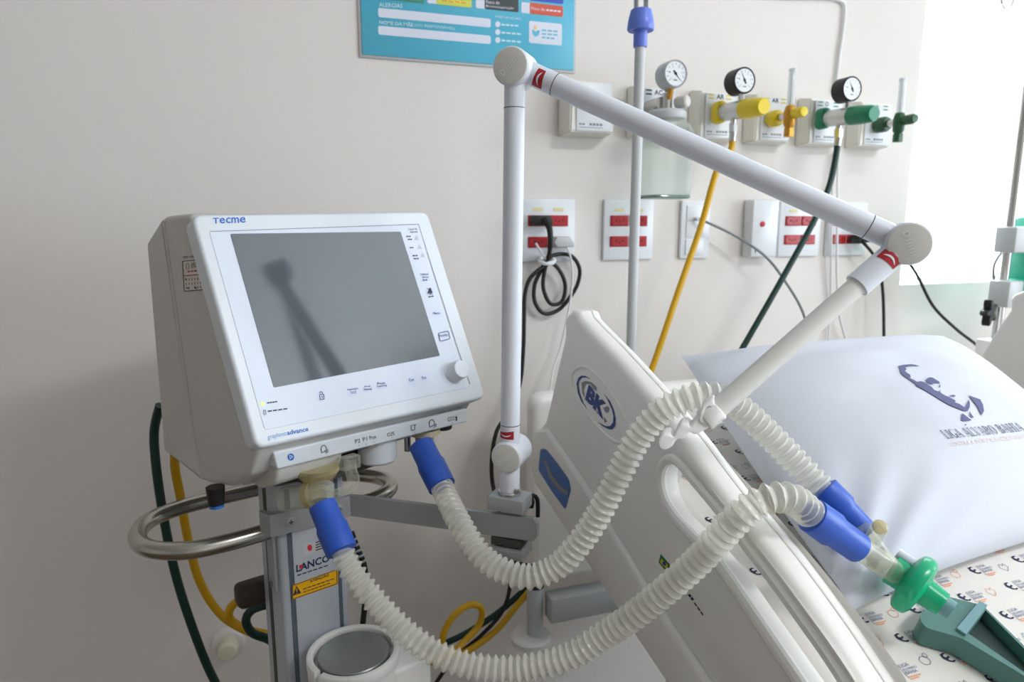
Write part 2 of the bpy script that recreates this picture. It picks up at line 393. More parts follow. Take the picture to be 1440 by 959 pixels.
for fn, mm, rows in ((tg7, 'chart_white', (('Risco de', (683.5, 4.6), (702.5, 6.2), (683.5, 0.2), 0), ('Broncoaspiração', (683.5, 10.8), (722.5, 14.3), (683.5, 6.4), 0), ('Risco de', (747, 13.5), (766, 15.5), (747, 9.2), 0), (None, (768, 15.7), (789.5, 18.0), (768, 11.4)))),
                     (tg7, 'brass', ((None, (622, 2.2), (657, 6.0), (622, -2)),)),
                     (chf, 'chart_text', (('ALERGIAS', (533, 9.3), (566, 11.3), (533, 3.5), .01), ('NOME DA MÃE', (533.5, 33.8), (581, 37.6), (533.5, 27.5), .015), ('(OU RESPONSÁVEL)', (583, 38), (640, 43), (583, 32), 0), ('PRECAUÇÃO', (697, 25.5), (733, 29), (697, 20.5), .01),
                                          (None, (705, 36.2), (730, 38.2), (705, 32), 0), (None, (705, 47.5), (734, 50), (705, 43), 0), (None, (705, 58.5), (734, 61), (705, 54), 0)))):
    for row in rows:
        k = Ink(fn)
        if row[0]: k.text(*row)
        else: k.strokes(*row[1:4], n=4)
        k.make('lettering', mm, t)
for y in (34, 45, 56.3): k = Ink(chf); k.poly(ell(700, y, 3.6, 4.2)); k.make('tick_circle', 'chart_white', t)
k = Ink(on_plane((0, -0.0067, 0), (0, -1, 0), 0))
k.poly([(748, 42), (750, 41.5), (753, 44.5), (756, 42.5), (759, 42.5), (758.5, 48), (755, 51.5), (752.5, 51.5), (749, 48)])
for i in range(3): k.strokes((762, 44+5*i), (786-(5 if i == 2 else 0), 46+5*i), (762, 40+5*i), 3)
k.make('logo_print', 'chart_blue', t)
k = Ink(on_plane((0, -0.0067, 0), (0, -1, 0), 0)); k.poly(ell(753, 39, 2, 2.3)); k.make('logo_dot', 'brass', t)

# ================================================================== outlet plates
PW, PH, PZ0 = 0.12, 0.129, 1.319
def socket_geo(cx, cz):
    pts = [(cx-0.021, cz), (cx-0.0165, cz+0.0095), (cx+0.0165, cz+0.0095), (cx+0.021, cz), (cx+0.0165, cz-0.0095), (cx-0.0165, cz-0.0095)]
    return [(p[0], -0.0115, p[1]) for p in pts]
def outlet_plate(X, label):
    t = thing('outlet_plate', (X+PW/2, 0, PZ0), label, 'outlet', 'red outlet plates')
    obj('plate', G().box((X+PW/2, -0.0045, PZ0+PH/2), (PW, 0.009, PH), 0.003), 'plate_white', t)
    for r, cz in enumerate((PZ0+0.084, PZ0+0.040)):
        for cx in (X+0.036, X+0.082):
            s = obj('socket', G().box((cx, -0.0098, cz), (0.043, 0.003, 0.0225), 0.0006), 'red_socket', t)
            obj('socket_rim', G().prism(socket_geo(cx, cz), (0, -0.0012, 0), 0.0005, 1), 'red_socket', s)
            hg = G()
            for dx, dz in ((-0.008, 0.001), (0, -0.002), (0.008, 0.001)): hg.cyl((cx+dx, -0.0122, cz+dz), (cx+dx, -0.0131, cz+dz), 0.0021, n=10)
            obj('pin_hole', hg, 'socket_hole', s)
    for cx in (X+0.036, X+0.082): obj('voltage_tag', G().box((cx, -0.0094, PZ0+0.107), (0.022, 0.001, 0.007)), 'yellow_tag', t)
    return t
X1 = WL(806, 325).x-PW
pl1 = outlet_plate(X1, 'red outlet plate holding the black plug and coiled cord')
pl2 = dup(pl1, (0.662-X1, 0, 0), 'red outlet plate crossed by the thin grey pole')
pl4 = dup(pl1, (1.1195-X1, 0, 0), 'red outlet plate beside the nurse call box with red dot')
X5 = WL(1157, 358).x
pl5 = dup(pl1, (X5-X1, 0, 0), 'red outlet plate furthest right, two black plugs in it')
# narrow plate with a jack
xa, xb = WL(953, 362).x, WL(993, 362).x
t = thing('jack_plate', ((xa+xb)/2, 0, 1.319), 'narrow white wall plate with a small jack and grey cable', 'wall plate')
obj('plate', G().box(((xa+xb)/2, -0.0045, 1.3835), (xb-xa, 0.009, 0.129), 0.003), 'plate_white', t)
for i, cz in enumerate((1.345, 1.3835, 1.42)): obj('module', G().box(((xa+xb)/2-0.002, -0.0098, cz), (0.046, 0.003, 0.034), 0.001), 'plate_white', t)
jk = WL(978, 308, 0.012)
obj('jack', G().cyl((jk.x, -0.010, jk.z), (jk.x, -0.026, jk.z), 0.0045), 'chrome', t)
# nurse call box
xa, xb = WL(1042, 362).x, WL(1092, 360, 0.035).x
t = thing('nurse_call_box', ((xa+xb)/2, 0, 1.319), 'white nurse call box with a small red dot, between two plates', 'call box')
obj('box_body', G().box(((xa+xb)/2, -0.0175, 1.386), (xb-xa, 0.035, 0.130), 0.004), 'plate_white', t)
dt = WL(1072, 315, 0.035); obj('call_button', G().lathe([(0.0062, 0), (0.0062, 0.003), (0.003, 0.0045), (0.0, 0.005)], (dt.x, -0.034, dt.z), (0, -1, 0), 18), 'red_dot', t)
obj('call_slot', G().box((WL(1062, 354, 0.035).x, -0.0352, 1.335), (0.002, 0.001, 0.008)), 'dark_print', t)

# ================================================================== gas panels
GZ0, GZ1 = 1.574, 1.676
def gas_panel(X, label, stripe, code, dep=0.04):
    t = thing('gas_outlet_box', (X+0.05, 0, GZ0), label, 'gas outlet', 'gas outlet boxes on the wall')
    a = [(X, 0, GZ0), (X+0.108, 0, GZ0), (X+0.108, 0, GZ1+0.006), (X, 0, GZ1+0.006)]
    b = [(X+0.004, -dep, GZ0+0.004), (X+0.100, -dep, GZ0+0.004), (X+0.096, -dep+0.004, GZ1), (X+0.008, -dep+0.004, GZ1)]
    bm = bmesh.new(); va = [bm.verts.new(p) for p in a]; vb = [bm.verts.new(p) for p in b]
    bm.faces.new(va[::-1]); bm.faces.new(vb)
    for i in range(4): bm.faces.new((va[i], va[(i+1) % 4], vb[(i+1) % 4], vb[i]))
    bmesh.ops.recalc_face_normals(bm, faces=bm.faces); bmesh.ops.bevel(bm, geom=bm.edges[:], offset=0.003, segments=2, affect='EDGES')
    obj('panel_body', G().bm(bm), 'cream_plastic', t)
    obj('nameplate', G().box((X+0.055, -dep-0.0005, GZ0+0.052), (0.076, 0.003, 0.092), 0.001), 'plate_white', t)
    y = -dep-0.0023
    def P(u, v): return V((X+u, y, GZ0+v))
    if code:
        for zz in (0.0945, 0.087):
            for ua in (0.022, 0.066): k = Ink(P); k.line((ua, zz), (ua+0.014, zz), 0.0028); k.make('gas_stripe', stripe, t)
        k = Ink(P); k.text(code, (0.042, 0.086), (0.042+0.0095*len(code), 0.086), (0.042, 0.096), 0.02); k.make('gas_code', 'dark_print', t)
    k = Ink(P)
    k.strokes((0.022, 0.016), (0.036, 0.016), (0.022, 0.022), 2); k.strokes((0.044, 0.0155), (0.074, 0.0155), (0.046, 0.0235), 4); k.line((0.022, 0.0125), (0.074, 0.0125), 0.0012)
    k.make('maker_print', 'grey_print', t)
    return t
GX = [0.556, 0.712, 0.863, 1.006, 1.1526, 1.299]
def regulator(X, z, knob, kmat, cap, gauge_rim, label, hose):
    t = thing('gas_regulator', (X, -0.045, z-0.05), label, 'regulator', 'pressure regulators')
    g = G()
    pts = []
    for i in range(24):
        a = 2*pi*i/24; r = 0.0215+0.0035*cos(3*a); pts.append((X+r*cos(a), -0.050, z+r*sin(a)))
    obj('star_knob', g.prism(pts, (0, -0.024, 0), 0.003), kmat, t)
    obj('valve_body', G().cyl((X, -0.074, z-0.001), (X, -0.140, z-0.004), 0.0182, bev=0.003), 'satin', t)
    obj('collar', G().cyl((X, -0.074, z), (X, -0.082, z), 0.012), 'black_rubber', t)
    obj('pressure_cap', G().lathe([(0.0165, 0.136), (0.0195, 0.139), (0.0195, 0.165), (0.018, 0.182), (0.0165, 0.196), (0.014, 0.2), (0, 0.2)], (X, 0, z+0.004), (0, -1, -0.06), 30), cap, t)
    gz = z+0.052
    obj('gauge_stem', G().cyl((X, -0.127, z+0.010), (X, -0.127, gz-0.022), 0.006, n=8), 'chrome', t)
    ga = obj('gauge_case', G().lathe([(0.024, 0.078), (0.026, 0.080), (0.026, 0.112), (0.0245, 0.114), (0.0225, 0.112), (0, 0.112)], (X, -0.022, gz), (0, -1, 0), 36), gauge_rim, t)
    dial(ga, X, gz, None, 0.022)
    obj('outlet_stem', G().cyl((X, -0.105, z-0.014), (X, -0.105, z-0.028), 0.006, n=14).cyl((X, -0.105, z-0.028), (X, -0.106, z-0.046), 0.009, n=6), 'chrome', t)
    obj('hose_ferrule', G().cyl((X, -0.106, z-0.046), (X-0.002, -0.107, z-0.064), 0.0075, n=18), hose, t)
    return t
def dial(ga, X, gz, ang=None, off=0.0):
    obj('dial', G().lathe([(0.0225, 0.1125), (0.0, 0.1127)], (X, -off, gz), (0, -1, 0), 32), 'plate_white', ga)
    y = -0.1132-off
    k = Ink(lambda u, v: V((X+u, y, gz+v)))
    for i in range(11):
        a = radians(225-27*i); k.line((0.0165*cos(a), 0.0165*sin(a)), (0.0195*cos(a), 0.0195*sin(a)), 0.0009)
    for i in range(6):
        a = radians(225-54*i); k.text(str(i), (0.0135*cos(a)-0.001, 0.0135*sin(a)-0.0014), (0.0135*cos(a)+0.001, 0.0135*sin(a)-0.0014), (0.0135*cos(a)-0.001, 0.0135*sin(a)+0.0014))
    k.line((-0.004, -0.012), (0.004, -0.012), 0.0016)
    a = radians(118 if ang is None else ang); c, s = cos(a), sin(a)
    k.put([(-0.007*c-0.002*s, -0.007*s+0.002*c), (0.0165*c, 0.0165*s), (-0.007*c+0.002*s, -0.007*s-0.002*c)], [[0, 1, 2]]); k.poly(ell(0, 0, 0.003, 0.003, 12))
    k.make('gauge_print', 'dark_print', ga)
gas_panel(GX[0], 'cream gas box with empty metal socket below the blue chart', 'dark_print', None, 0.055)
sk = WL(824, 146, 0.06)
gp0 = thing('gas_socket', (sk.x, -0.055, sk.z-0.012), 'small round chrome gas socket on the leftmost cream box', 'socket')
obj('socket_ring', G().lathe([(0.006, 0), (0.011, 0), (0.011, 0.008), (0.008, 0.010), (0.006, 0.008), (0.006, 0)], (sk.x, -0.057, sk.z), (0, -1, 0), 24), 'chrome', gp0)
obj('socket_core', G().cyl((sk.x, -0.057, sk.z), (sk.x, -0.062, sk.z), 0.0055, n=16), 'seam_dark', gp0)
gas_panel(GX[1], 'cream gas box lettered AC behind the glass suction jar', 'dark_print', 'AC')
gas_panel(GX[2], 'cream gas box lettered AR behind the big yellow capped regulator', 'gas_yellow', 'AR')
gas_panel(GX[3], 'cream gas box lettered AR behind the brass flowmeter', 'gas_yellow', 'AR')
gas_panel(GX[4], 'cream gas box with green stripes behind the green capped regulator', 'gas_green', 'O')
gas_panel(GX[5], 'cream gas box with green stripes behind the dark green flowmeter', 'gas_green', 'O')
R1X, R2X, RZ = GX[2]+0.042, GX[4]+0.026, 1.629
regulator(R1X, RZ, None, 'gas_yellow', 'gas_yellow', 'black_plastic', 'chrome pressure regulator with fat yellow cap and black gauge', 'chrome')
regulator(R2X, RZ, None, 'gas_green', 'gas_green', 'black_plastic', 'chrome pressure regulator with fat green cap and black gauge', 'chrome')
def flowmeter(X, z, kmat, bmat, fmat, label):
    t = thing('flowmeter', (X, -0.045, z-0.04), label, 'flowmeter', 'wall flowmeters')
    obj('coupling', G().lathe([(0.016, 0.045), (0.0175, 0.048), (0.0175, 0.068), (0.014, 0.074), (0, 0.074)], (X, 0, z), (0, -1, 0), 20), kmat, t)
    obj('neck', G().cyl((X, -0.07, z), (X, -0.10, z), 0.008, n=16), 'chrome', t)
    obj('valve_block', G().lathe([(0.008, -0.026), (0.012, -0.018), (0.013, 0.006), (0.010, 0.018), (0.0085, 0.02)], (X, -0.105, z), (0, 0, 1), 20), bmat, t)
    obj('outlet_nut', G().cyl((X, -0.105, z-0.026), (X, -0.105, z-0.044), 0.0105, n=6), bmat, t)
    obj('flow_knob', G().lathe([(0.007, 0.113), (0.0105, 0.118), (0.0115, 0.140), (0.0095, 0.148), (0, 0.149)], (X, 0, z+0.002), (0, -1, 0), 12), fmat, t)
    obj('flow_tube', G().lathe([(0.0075, 0.018), (0.0075, 0.088), (0.006, 0.092), (0, 0.092)], (X, -0.105, z), (0, 0, 1), 18), 'flow_clear', t)
    obj('inner_tube', G().cyl((X, -0.105, z+0.02), (X, -0.105, z+0.086), 0.0028, n=12), 'plate_white', t)
    obj('top_cap', G().cyl((X, -0.105, z+0.0885), (X, -0.105, z+0.0945), 0.0082, n=18), 'flow_clear', t)
flowmeter(GX[3]+0.040, 1.624, 'gas_yellow', 'brass', 'gas_yellow', 'brass flowmeter with clear tube and yellow knob')
flowmeter(GX[5]+0.050, 1.624, 'dark_green', 'dark_green', 'dark_green', 'dark green flowmeter with clear tube nearest the window')
# suction regulator with glass jar
JX, JY = 0.747, -0.105
t = thing('suction_jar', (JX, JY, 1.447), 'clear glass suction jar with silver gauge hanging behind the arm', 'suction jar')
def rr_ring(cx, cy, hx, hy, z, r=0.022, n=5): return [V((p[0], p[1], z)) for p in rrect(cx-hx, cy-hy, cx+hx, cy+hy, r, n)]
rings = [rr_ring(JX, JY, 0.030, 0.030, 1.447), rr_ring(JX, JY, 0.042, 0.038, 1.448), rr_ring(JX, JY, 0.045, 0.041, 1.453), rr_ring(JX, JY, 0.046, 0.042, 1.47), rr_ring(JX, JY, 0.046, 0.042, 1.575), rr_ring(JX, JY, 0.040, 0.036, 1.592), rr_ring(JX, JY, 0.034, 0.032, 1.596), rr_ring(JX, JY, 0.034, 0.032, 1.606)]
g = G(); m = len(rings[0])
for r in rings: g.v += r
for i in range(len(rings)-1):
    for q in range(m): g.f.append([i*m+q, i*m+(q+1) % m, (i+1)*m+(q+1) % m, (i+1)*m+q])
g.f.append(list(range(m))[::-1])
obj('jar', g, 'glass_green', t)
obj('jar_foot', G().tube(spline(rr_ring(JX, JY, 0.0425, 0.0385, 1.4505)[::2], 0.006, True), 0.0035, 8, True), 'glass_edge', t)
obj('jar_lid', G().lathe([(0.038, 0), (0.039, 0.002), (0.039, 0.012), (0.034, 0.017), (0, 0.018)], (JX, JY, 1.602), (0, 0, 1), 30), 'tube_grey', t)
obj('suction_tube', G().cyl((JX, JY, 1.600), (JX, JY, 1.55), 0.004, n=12), 'tube_grey', t)
obj('suction_valve', G().cyl((JX-0.01, -0.05, 1.634), (JX-0.01, -0.10, 1.634), 0.012).cyl((JX, -0.105, 1.62), (JX, -0.105, 1.652), 0.010), 'chrome', t)
obj('suction_knob', G().lathe([(0.010, 0), (0.0115, 0.004), (0.0115, 0.024), (0.009, 0.027), (0, 0.027)], (JX+0.018, -0.110, 1.634), (0.5, -1, 0), 20), 'cap_beige', t)
gz = 1.684
ga = obj('gauge_case', G().lathe([(0.024, 0.078), (0.0265, 0.080), (0.0265, 0.112), (0.0245, 0.115), (0.0225, 0.112), (0, 0.112)], (JX, -0.020, gz), (0, -1, 0), 36), 'tube_grey', t)
dial(ga, JX, gz, -50, 0.020)
obj('gauge_stem', G().cyl((JX, -0.112, 1.640), (JX, -0.118, 1.664), 0.006, n=10), 'brass', t)

# ================================================================== cream wall bumper low on the wall
p = WL(322, 903)
t = thing('wall_bumper', (p.x, 0, p.z-0.03), 'round cream wall bumper low on the wall left of the trolley', 'wall bumper')
obj('base_disc', G().lathe([(0.032, 0), (0.032, 0.006), (0.027, 0.010), (0, 0.010)], p, (0, -1, 0), 32), 'wall_paint', t)
obj('knob', G().lathe([(0.017, 0.008), (0.019, 0.014), (0.019, 0.032), (0.015, 0.037), (0, 0.038)], p, (0, -1, 0), 28), 'bib_cream', t)

# ================================================================== wall cords
def cord(name, pts, r, m, label, cat='cord', step=0.008, n=10):
    t = thing(name, pts[-1], label, cat); obj('cord', G().tube(spline(pts, step), r, n), m, t); return t
def wp(l): return [WL(a, b, c) for a, b, c in l]
# black plug and coiled power cord
t = thing('power_cord', WL(760, 430, 0.03), 'black power cord coiled under the outlet plate beside the arm', 'power cord')
pa, pb = WL(748, 308, 0.012), WL(768, 312, 0.045)
sx, sz = X1+0.036, PZ0+0.084
obj('plug', G().prism([(sx+a, -0.0125, sz+b) for a, b in ((-0.022, 0), (-0.016, 0.011), (0.016, 0.011), (0.024, 0.002), (0.022, -0.009), (-0.014, -0.010))], (0, -0.026, 0), 0.004), 'black_rubber', t)
loop = wp([(764, 309, 0.036), (772, 318, 0.050), (774, 335, 0.056), (772, 358, 0.046), (762, 378, 0.02), (752, 400, 0.018), (752, 424, 0.018), (765, 441, 0.018), (785, 436, 0.018), (800, 420, 0.02), (812, 400, 0.02), (815, 378, 0.022), (805, 361, 0.022), (788, 357, 0.02), (772, 362, 0.024)])
loop2 = wp([(772, 362, 0.026), (766, 380, 0.026), (764, 405, 0.026), (774, 427, 0.026), (790, 424, 0.026), (795, 402, 0.026), (788, 382, 0.026), (775, 370, 0.028), (760, 378, 0.03), (745, 392, 0.03), (738, 415, 0.032), (737, 450, 0.035), (736, 490, 0.04), (731, 540, 0.045)])
rest = wp([(715, 580, 0.06), (699, 605, 0.08), (692, 640, 0.09), (692, 675, 0.09), (699, 705, 0.10), (709, 745, 0.12), (714, 790, 0.13), (717, 825, 0.13), (705, 862, 0.13), (675, 895, 0.12), (640, 925, 0.11), (612, 962, 0.10), (585, 1010, 0.10)])
obj('cord', G().tube(spline(loop+loop2+rest, 0.007), 0.0042, 10), 'black_rubber', t)
obj('plug_tail', G().tube(spline(wp([(765, 309, 0.036), (772, 319, 0.050), (774, 334, 0.056), (773, 352, 0.050)]), 0.005), lambda i: 0.0075-0.0002*i, 12), 'black_rubber', t)
c = WL(769, 366, 0.026)
tie = thing('cable_tie', c, 'white cable tie bunching the coiled black cord', 'cable tie')
obj('strap', G().tube(spline([c+V((0.016*cos(a), 0.012*sin(a)*0.7, 0.006*sin(a))) for a in [i*pi/4 for i in range(8)]], 0.004, True), 0.005, 10, True), 'plate_white', tie)
obj('tail', G().tube(spline([c+V((-0.004, -0.012, 0.0)), c+V((-0.022, -0.016, 0.022)), c+V((-0.030, -0.014, 0.036))], 0.004), 0.0026, 8), 'plate_white', tie)
# grey plug with white cord
sx, sz = X1+0.082, PZ0+0.040
t = thing('power_cord', WL(775, 550, 0.03), 'thin white power cord with a grey plug below the black one', 'power cord')
obj('plug', G().prism([(sx+a, -0.0125, sz+b) for a, b in ((-0.022, 0), (-0.015, 0.011), (0.015, 0.011), (0.026, -0.002), (0.024, -0.010), (-0.014, -0.010))], (0, -0.028, 0), 0.004), 'tube_grey', t)
obj('cord', G().tube(spline(wp([(795, 344, 0.035), (802, 360, 0.032), (805, 385, 0.03), (803, 415, 0.03), (797, 450, 0.03), (788, 490, 0.03), (778, 520, 0.04), (772, 560, 0.06)]), 0.008), 0.0022, 10), 'cable_white', t)
# right hand black cords
for k2, (lab, row, col, pts) in enumerate((
    ('black power cord dropping behind the pillow from the rightmost plate', 0.040, 0.082, [(1196, 335, 0.045), (1212, 338, 0.045), (1228, 358, 0.045), (1238, 385, 0.045), (1242, 420, 0.045), (1243, 480, 0.05), (1243, 540, 0.05)]),
    ('black cord running past the arm elbow to the infusion pole', 0.084, 0.082, [(1200, 314, 0.045), (1230, 325, 0.06), (1262, 350, 0.07), (1288, 384, 0.08), (1312, 430, 0.10), (1345, 463, 0.12), (1378, 490, 0.14), (1392, 520, 0.14)]))):
    sx, sz = X5+col, PZ0+row
    t = thing('power_cord', WL(pts[-1][0], pts[-1][1], pts[-1][2]), lab, 'power cord')
    obj('plug', G().prism([(sx+a, -0.0125, sz+b) for a, b in ((-0.022, 0), (-0.015, 0.010), (0.015, 0.010), (0.022, 0.004), (0.022, -0.006), (-0.014, -0.010))], (0, -0.034, 0), 0.004), 'black_rubber', t)
    obj('cord', G().tube(spline([V((sx+0.012, -0.04, sz))]+wp(pts[1:]), 0.008), lambda i: max(0.0036, 0.0062-0.0004*i), 10), 'black_rubber', t)
cord('grey_cable', [V((jk.x, -0.022, jk.z))]+wp([(1002, 316, 0.04), (1040, 335, 0.05), (1078, 362, 0.06), (1105, 397, 0.07), (1126, 432, 0.08), (1135, 462, 0.09), (1136, 500, 0.10)]), 0.0030, 'cable_grey', 'thin grey cable arching from the jack plate to the bed', 'cable')
wc = WL(1035, -10, 0.006)
cord('white_cable', [V((wc.x-0.02, -0.006, 2.79)), V((wc.x-0.02, -0.006, 2.3)), V((wc.x-0.018, -0.006, wc.z+0.04)), wc]+wp([(1060, -8, 0.006), (1100, -4, 0.006), (1150, -3, 0.006), (1180, 0, 0.006), (1188, 10, 0.006), (1186, 40, 0.006), (1181, 75, 0.006), (1177, 110, 0.006), (1175, 132, 0.008)]), 0.0036, 'cable_white', 'white cable running down the wall to the green gas boxes', 'cable')
cord('white_cable', wp([(1180, 212, 0.01), (1178, 250, 0.012), (1178, 290, 0.02), (1177, 340, 0.022), (1177, 390, 0.02), (1180, 440, 0.02), (1190, 480, 0.02), (1200, 520, 0.02)]), 0.0030, 'cable_white', 'white cable crossing the rightmost outlet plate', 'cable')
cord('white_cable', wp([(1172, 215, 0.008), (1170, 290, 0.016), (1169, 350, 0.018), (1168, 420, 0.01), (1164, 490, 0.01), (1162, 520, 0.01)]), 0.0026, 'cable_white', 'thin white cable left of the one crossing the rightmost plate', 'cable')

# ================================================================== hospital bed
from mathutils import noise
def slab(outer, holes, fr, x0, x1, r, steps=3, r2=None):
    """plate with rounded rims: outer and holes are (a,b) loops, fr(x,a,b)->point, thickness x0..x1"""
    def area2(L): return sum(L[i-1][0]*L[i][1]-L[i][0]*L[i-1][1] for i in range(len(L)))
    loops = []
    for i, L in enumerate([outer]+holes):
        L = [tuple(p) for p in L]
        if (area2(L) > 0) != (i == 0): L = L[::-1]
        loops.append(L)
    def inset(L, d):
        out = []; n = len(L)
        for i in range(n):
            a, b, c = V((*L[i-1],)), V((*L[i],)), V((*L[(i+1) % n],))
            n1 = V((-(b-a).y, (b-a).x)); n2 = V((-(c-b).y, (c-b).x))
            n1 = n1.normalized() if n1.length > 1e-9 else n1; n2 = n2.normalized() if n2.length > 1e-9 else n2
            m = n1+n2; m = m.normalized() if m.length > 1e-6 else n1
            q = b+m*(d/max(0.5, m.dot(n1) if n1.length else 1)); out.append((q.x, q.y))
        return out
    def sec(q): return [(q*(1-sin(pi/2*j/steps)), q*(1-cos(pi/2*j/steps))) for j in range(steps+1)]   # (inset, depth)
    levels = [(i_, x0+d_) for i_, d_ in sec(r)]+[(i_, x1-d_) for i_, d_ in sec(r if r2 is None else r2)[::-1]]
    g = G(); caps = {0: [], len(levels)-1: []}
    for L in loops:
        n = len(L); base = len(g.v)
        for k, (ins, x) in enumerate(levels):
            q = inset(L, ins)
            if k in caps: caps[k].append((q, len(g.v)))
            g.v += [fr(x, a, b) for a, b in q]
        for k in range(len(levels)-1):
            for i in range(n): g.f.append([base+k*n+i, base+k*n+(i+1) % n, base+(k+1)*n+(i+1) % n, base+(k+1)*n+i])
    for k, ls in caps.items():
        idx = [st+i for q, st in ls for i in range(len(q))]
        tr = tessellate_polygon([[V((a, b, 0)) for a, b in q] for q, st in ls])
        for t3 in tr:
            f = [idx[i] for i in t3]; g.f.append(f if k else f[::-1])
    me = bmesh.new(); bv = [me.verts.new(p) for p in g.v]
    for f in g.f:
        try: me.faces.new([bv[i] for i in f])
        except ValueError: pass
    bmesh.ops.recalc_face_normals(me, faces=me.faces)
    return G().bm(me)
RX = 0.40
def rail_px(l, x): return [(lambda p: (p.y, p.z))(PX(a, b, x)) for a, b in l]
top = rail_px([(799.5, 450), (802, 442.5), (808, 437)], RX+0.008)+rail_px([(816, 434.5), (824, 437.5)], RX+0.016)+rail_px([(834, 446), (850, 463), (880, 493), (910, 526), (938, 557), (965, 591), (990, 622), (1016, 658), (1042, 692), (1068, 722), (1092, 750), (1120, 785), (1155, 832), (1195, 888), (1242, 959), (1290, 1045), (1318, 1110)], RX+0.024)
low = rail_px([(1290, 1190), (1190, 1240), (1100, 1195), (1010, 1068), (938, 959), (900, 900), (860, 841), (815, 773), (774, 711), (756, 684), (750, 660), (750, 625), (757, 603), (766, 590), (772, 565), (784, 510), (793, 472)], RX)
rail_outline = top+low
slot = smooth_poly(rail_px([(944, 645), (956, 652), (975, 675), (1003, 708), (1040, 755), (1090, 820), (1130, 875), (1162, 920), (1200, 980), (1216, 1025), (1195, 1040), (1165, 1020), (1121, 958), (1060, 868), (1010, 795), (975, 757), (948, 728), (932, 700), (927, 672), (932, 652)], RX), 3)
def grow(L, d):
    out = []; n = len(L); ar = sum(L[i-1][0]*L[i][1]-L[i][0]*L[i-1][1] for i in range(n)); sg = 1 if ar > 0 else -1
    for i in range(n):
        t_ = V((L[(i+1) % n][0]-L[i-1][0], L[(i+1) % n][1]-L[i-1][1])).normalized(); out.append((L[i][0]+sg*t_.y*d, L[i][1]-sg*t_.x*d))
    return out
g1, g2 = grow(slot, 0.005), grow(slot, 0.021)
wide = [(g2[i][0], g2[i][1]-0.045) if 30 <= i < 58 else g1[i] for i in range(len(slot))]
frx = lambda x, a, b: V((x, a, b))
bed = thing('hospital_bed', (0.85, -1.2, 0.0), 'white hospital bed with raised head section and moulded side rails', 'bed')
def make_rail(dx, flip):
    X0 = RX+dx
    if not flip: a, b, ra, rb = (X0, X0+0.0246), (X0+0.0252, X0+0.040), (0.011, 0.0012), (0.0012, 0.011)
    else: a, b, ra, rb = (X0+0.0252, X0+0.040), (X0, X0+0.0246), (0.0012, 0.011), (0.011, 0.0012)
    r = obj('side_rail', slab(rail_outline, [slot], frx, *a, ra[0], 4, ra[1]), 'rail_plastic', bed)
    obj('inner_shell', slab(rail_outline, [wide], frx, *b, rb[0], 4, rb[1]), 'rail_plastic', r)
    return r
rail = make_rail(0, False)
make_rail(0.935, True)
# raised band along the lower edge and lip of the slot
band = rail_px([(758, 604), (773, 602), (800, 640), (840, 700), (870, 752), (935, 857), (1004, 959), (1080, 1075), (1075, 1150), (1010, 1055), (938, 948), (860, 832), (779, 710), (759, 682), (753, 660), (753, 626)], RX)
obj('lower_band', slab(band, [], frx, RX-0.009, RX+0.004, 0.007), 'rail_plastic', rail)
obj('slot_lip', G().tube([V((RX+0.002, a, b)) for a, b in slot], 0.0065, 10, True), 'rail_plastic', rail)
# upper moulded relief around the logo
emb = smooth_poly(rail_px([(805, 528), (812, 518), (826, 517), (848, 537), (868, 565), (884, 598), (884, 618), (868, 622), (846, 606), (824, 578), (808, 548)], RX), 4)
obj('logo_relief', G().tube([V((RX+0.0012, a, b)) for a, b in emb], 0.0030, 8, True), 'rail_plastic', rail)
rf = on_plane((RX, 0, 0), (-1, 0, 0), 0.0005); rf2 = on_plane((RX, 0, 0), (-1, 0, 0), 0.0010)
def c3(x, y): return (780+x/7.99, 500+y/7.99)
k = Ink(rf)
k.poly([c3(*p) for p in [(245, 310), (265, 250), (300, 225), (345, 228), (410, 268), (345, 245), (305, 250), (272, 290), (268, 350), (285, 430), (318, 525), (370, 605), (300, 520), (260, 420)]])
k.poly([c3(*p) for p in [(480, 738), (530, 770), (580, 795), (625, 790), (655, 750), (660, 680), (640, 600), (600, 510), (550, 425), (620, 510), (665, 610), (686, 710), (680, 790), (650, 828), (610, 828), (540, 795)]])
k.text('BK', c3(340, 490), c3(545, 722), c3(384, 322), 0.06)
k.make('maker_logo', 'bk_blue', rail, 'blue oval maker logo lettered BK')
k = Ink(rf)
k.poly([c3(*p) for p in [(300, 300), (350, 285), (410, 300), (470, 350), (475, 400), (440, 380), (400, 320), (350, 320), (320, 380), (340, 470), (310, 420)]])
k.poly([c3(*p) for p in [(545, 590), (590, 565), (615, 590), (600, 640), (570, 640)]]); k.poly([c3(*p) for p in [(550, 690), (590, 740), (560, 755)]]); k.poly([c3(*p) for p in [(465, 620), (500, 640), (480, 660)]])
k.make('logo_globe', 'grey_print', rail)
k = Ink(on_plane((RX-0.009, 0, 0), (-1, 0, 0), 0.0004)); k.poly(round_poly([(760, 631), (768, 631), (785, 653), (800, 674), (803, 688), (795, 717), (776, 691), (757, 661)], 4, 3)); k.make('angle_sticker', 'sticker_blue', rail, 'blue angle scale sticker')
k = Ink(on_plane((RX-0.009, 0, 0), (-1, 0, 0), 0.0009)); k.poly([(764, 647), (767, 645), (776, 668), (788, 683), (799, 691), (798, 697), (786, 690), (773, 673)]); k.make('sticker_arc', 'grey_print', rail)
k = Ink(rf); k.poly([(929, 779), (942, 794), (939, 806), (926, 791)]); k.make('flag_field', 'flag_green', rail)
k = Ink(rf2); k.poly([(930, 785), (939.5, 794.5), (938, 801), (928.5, 791)]); k.make('flag_diamond', 'flag_yellow', rail)
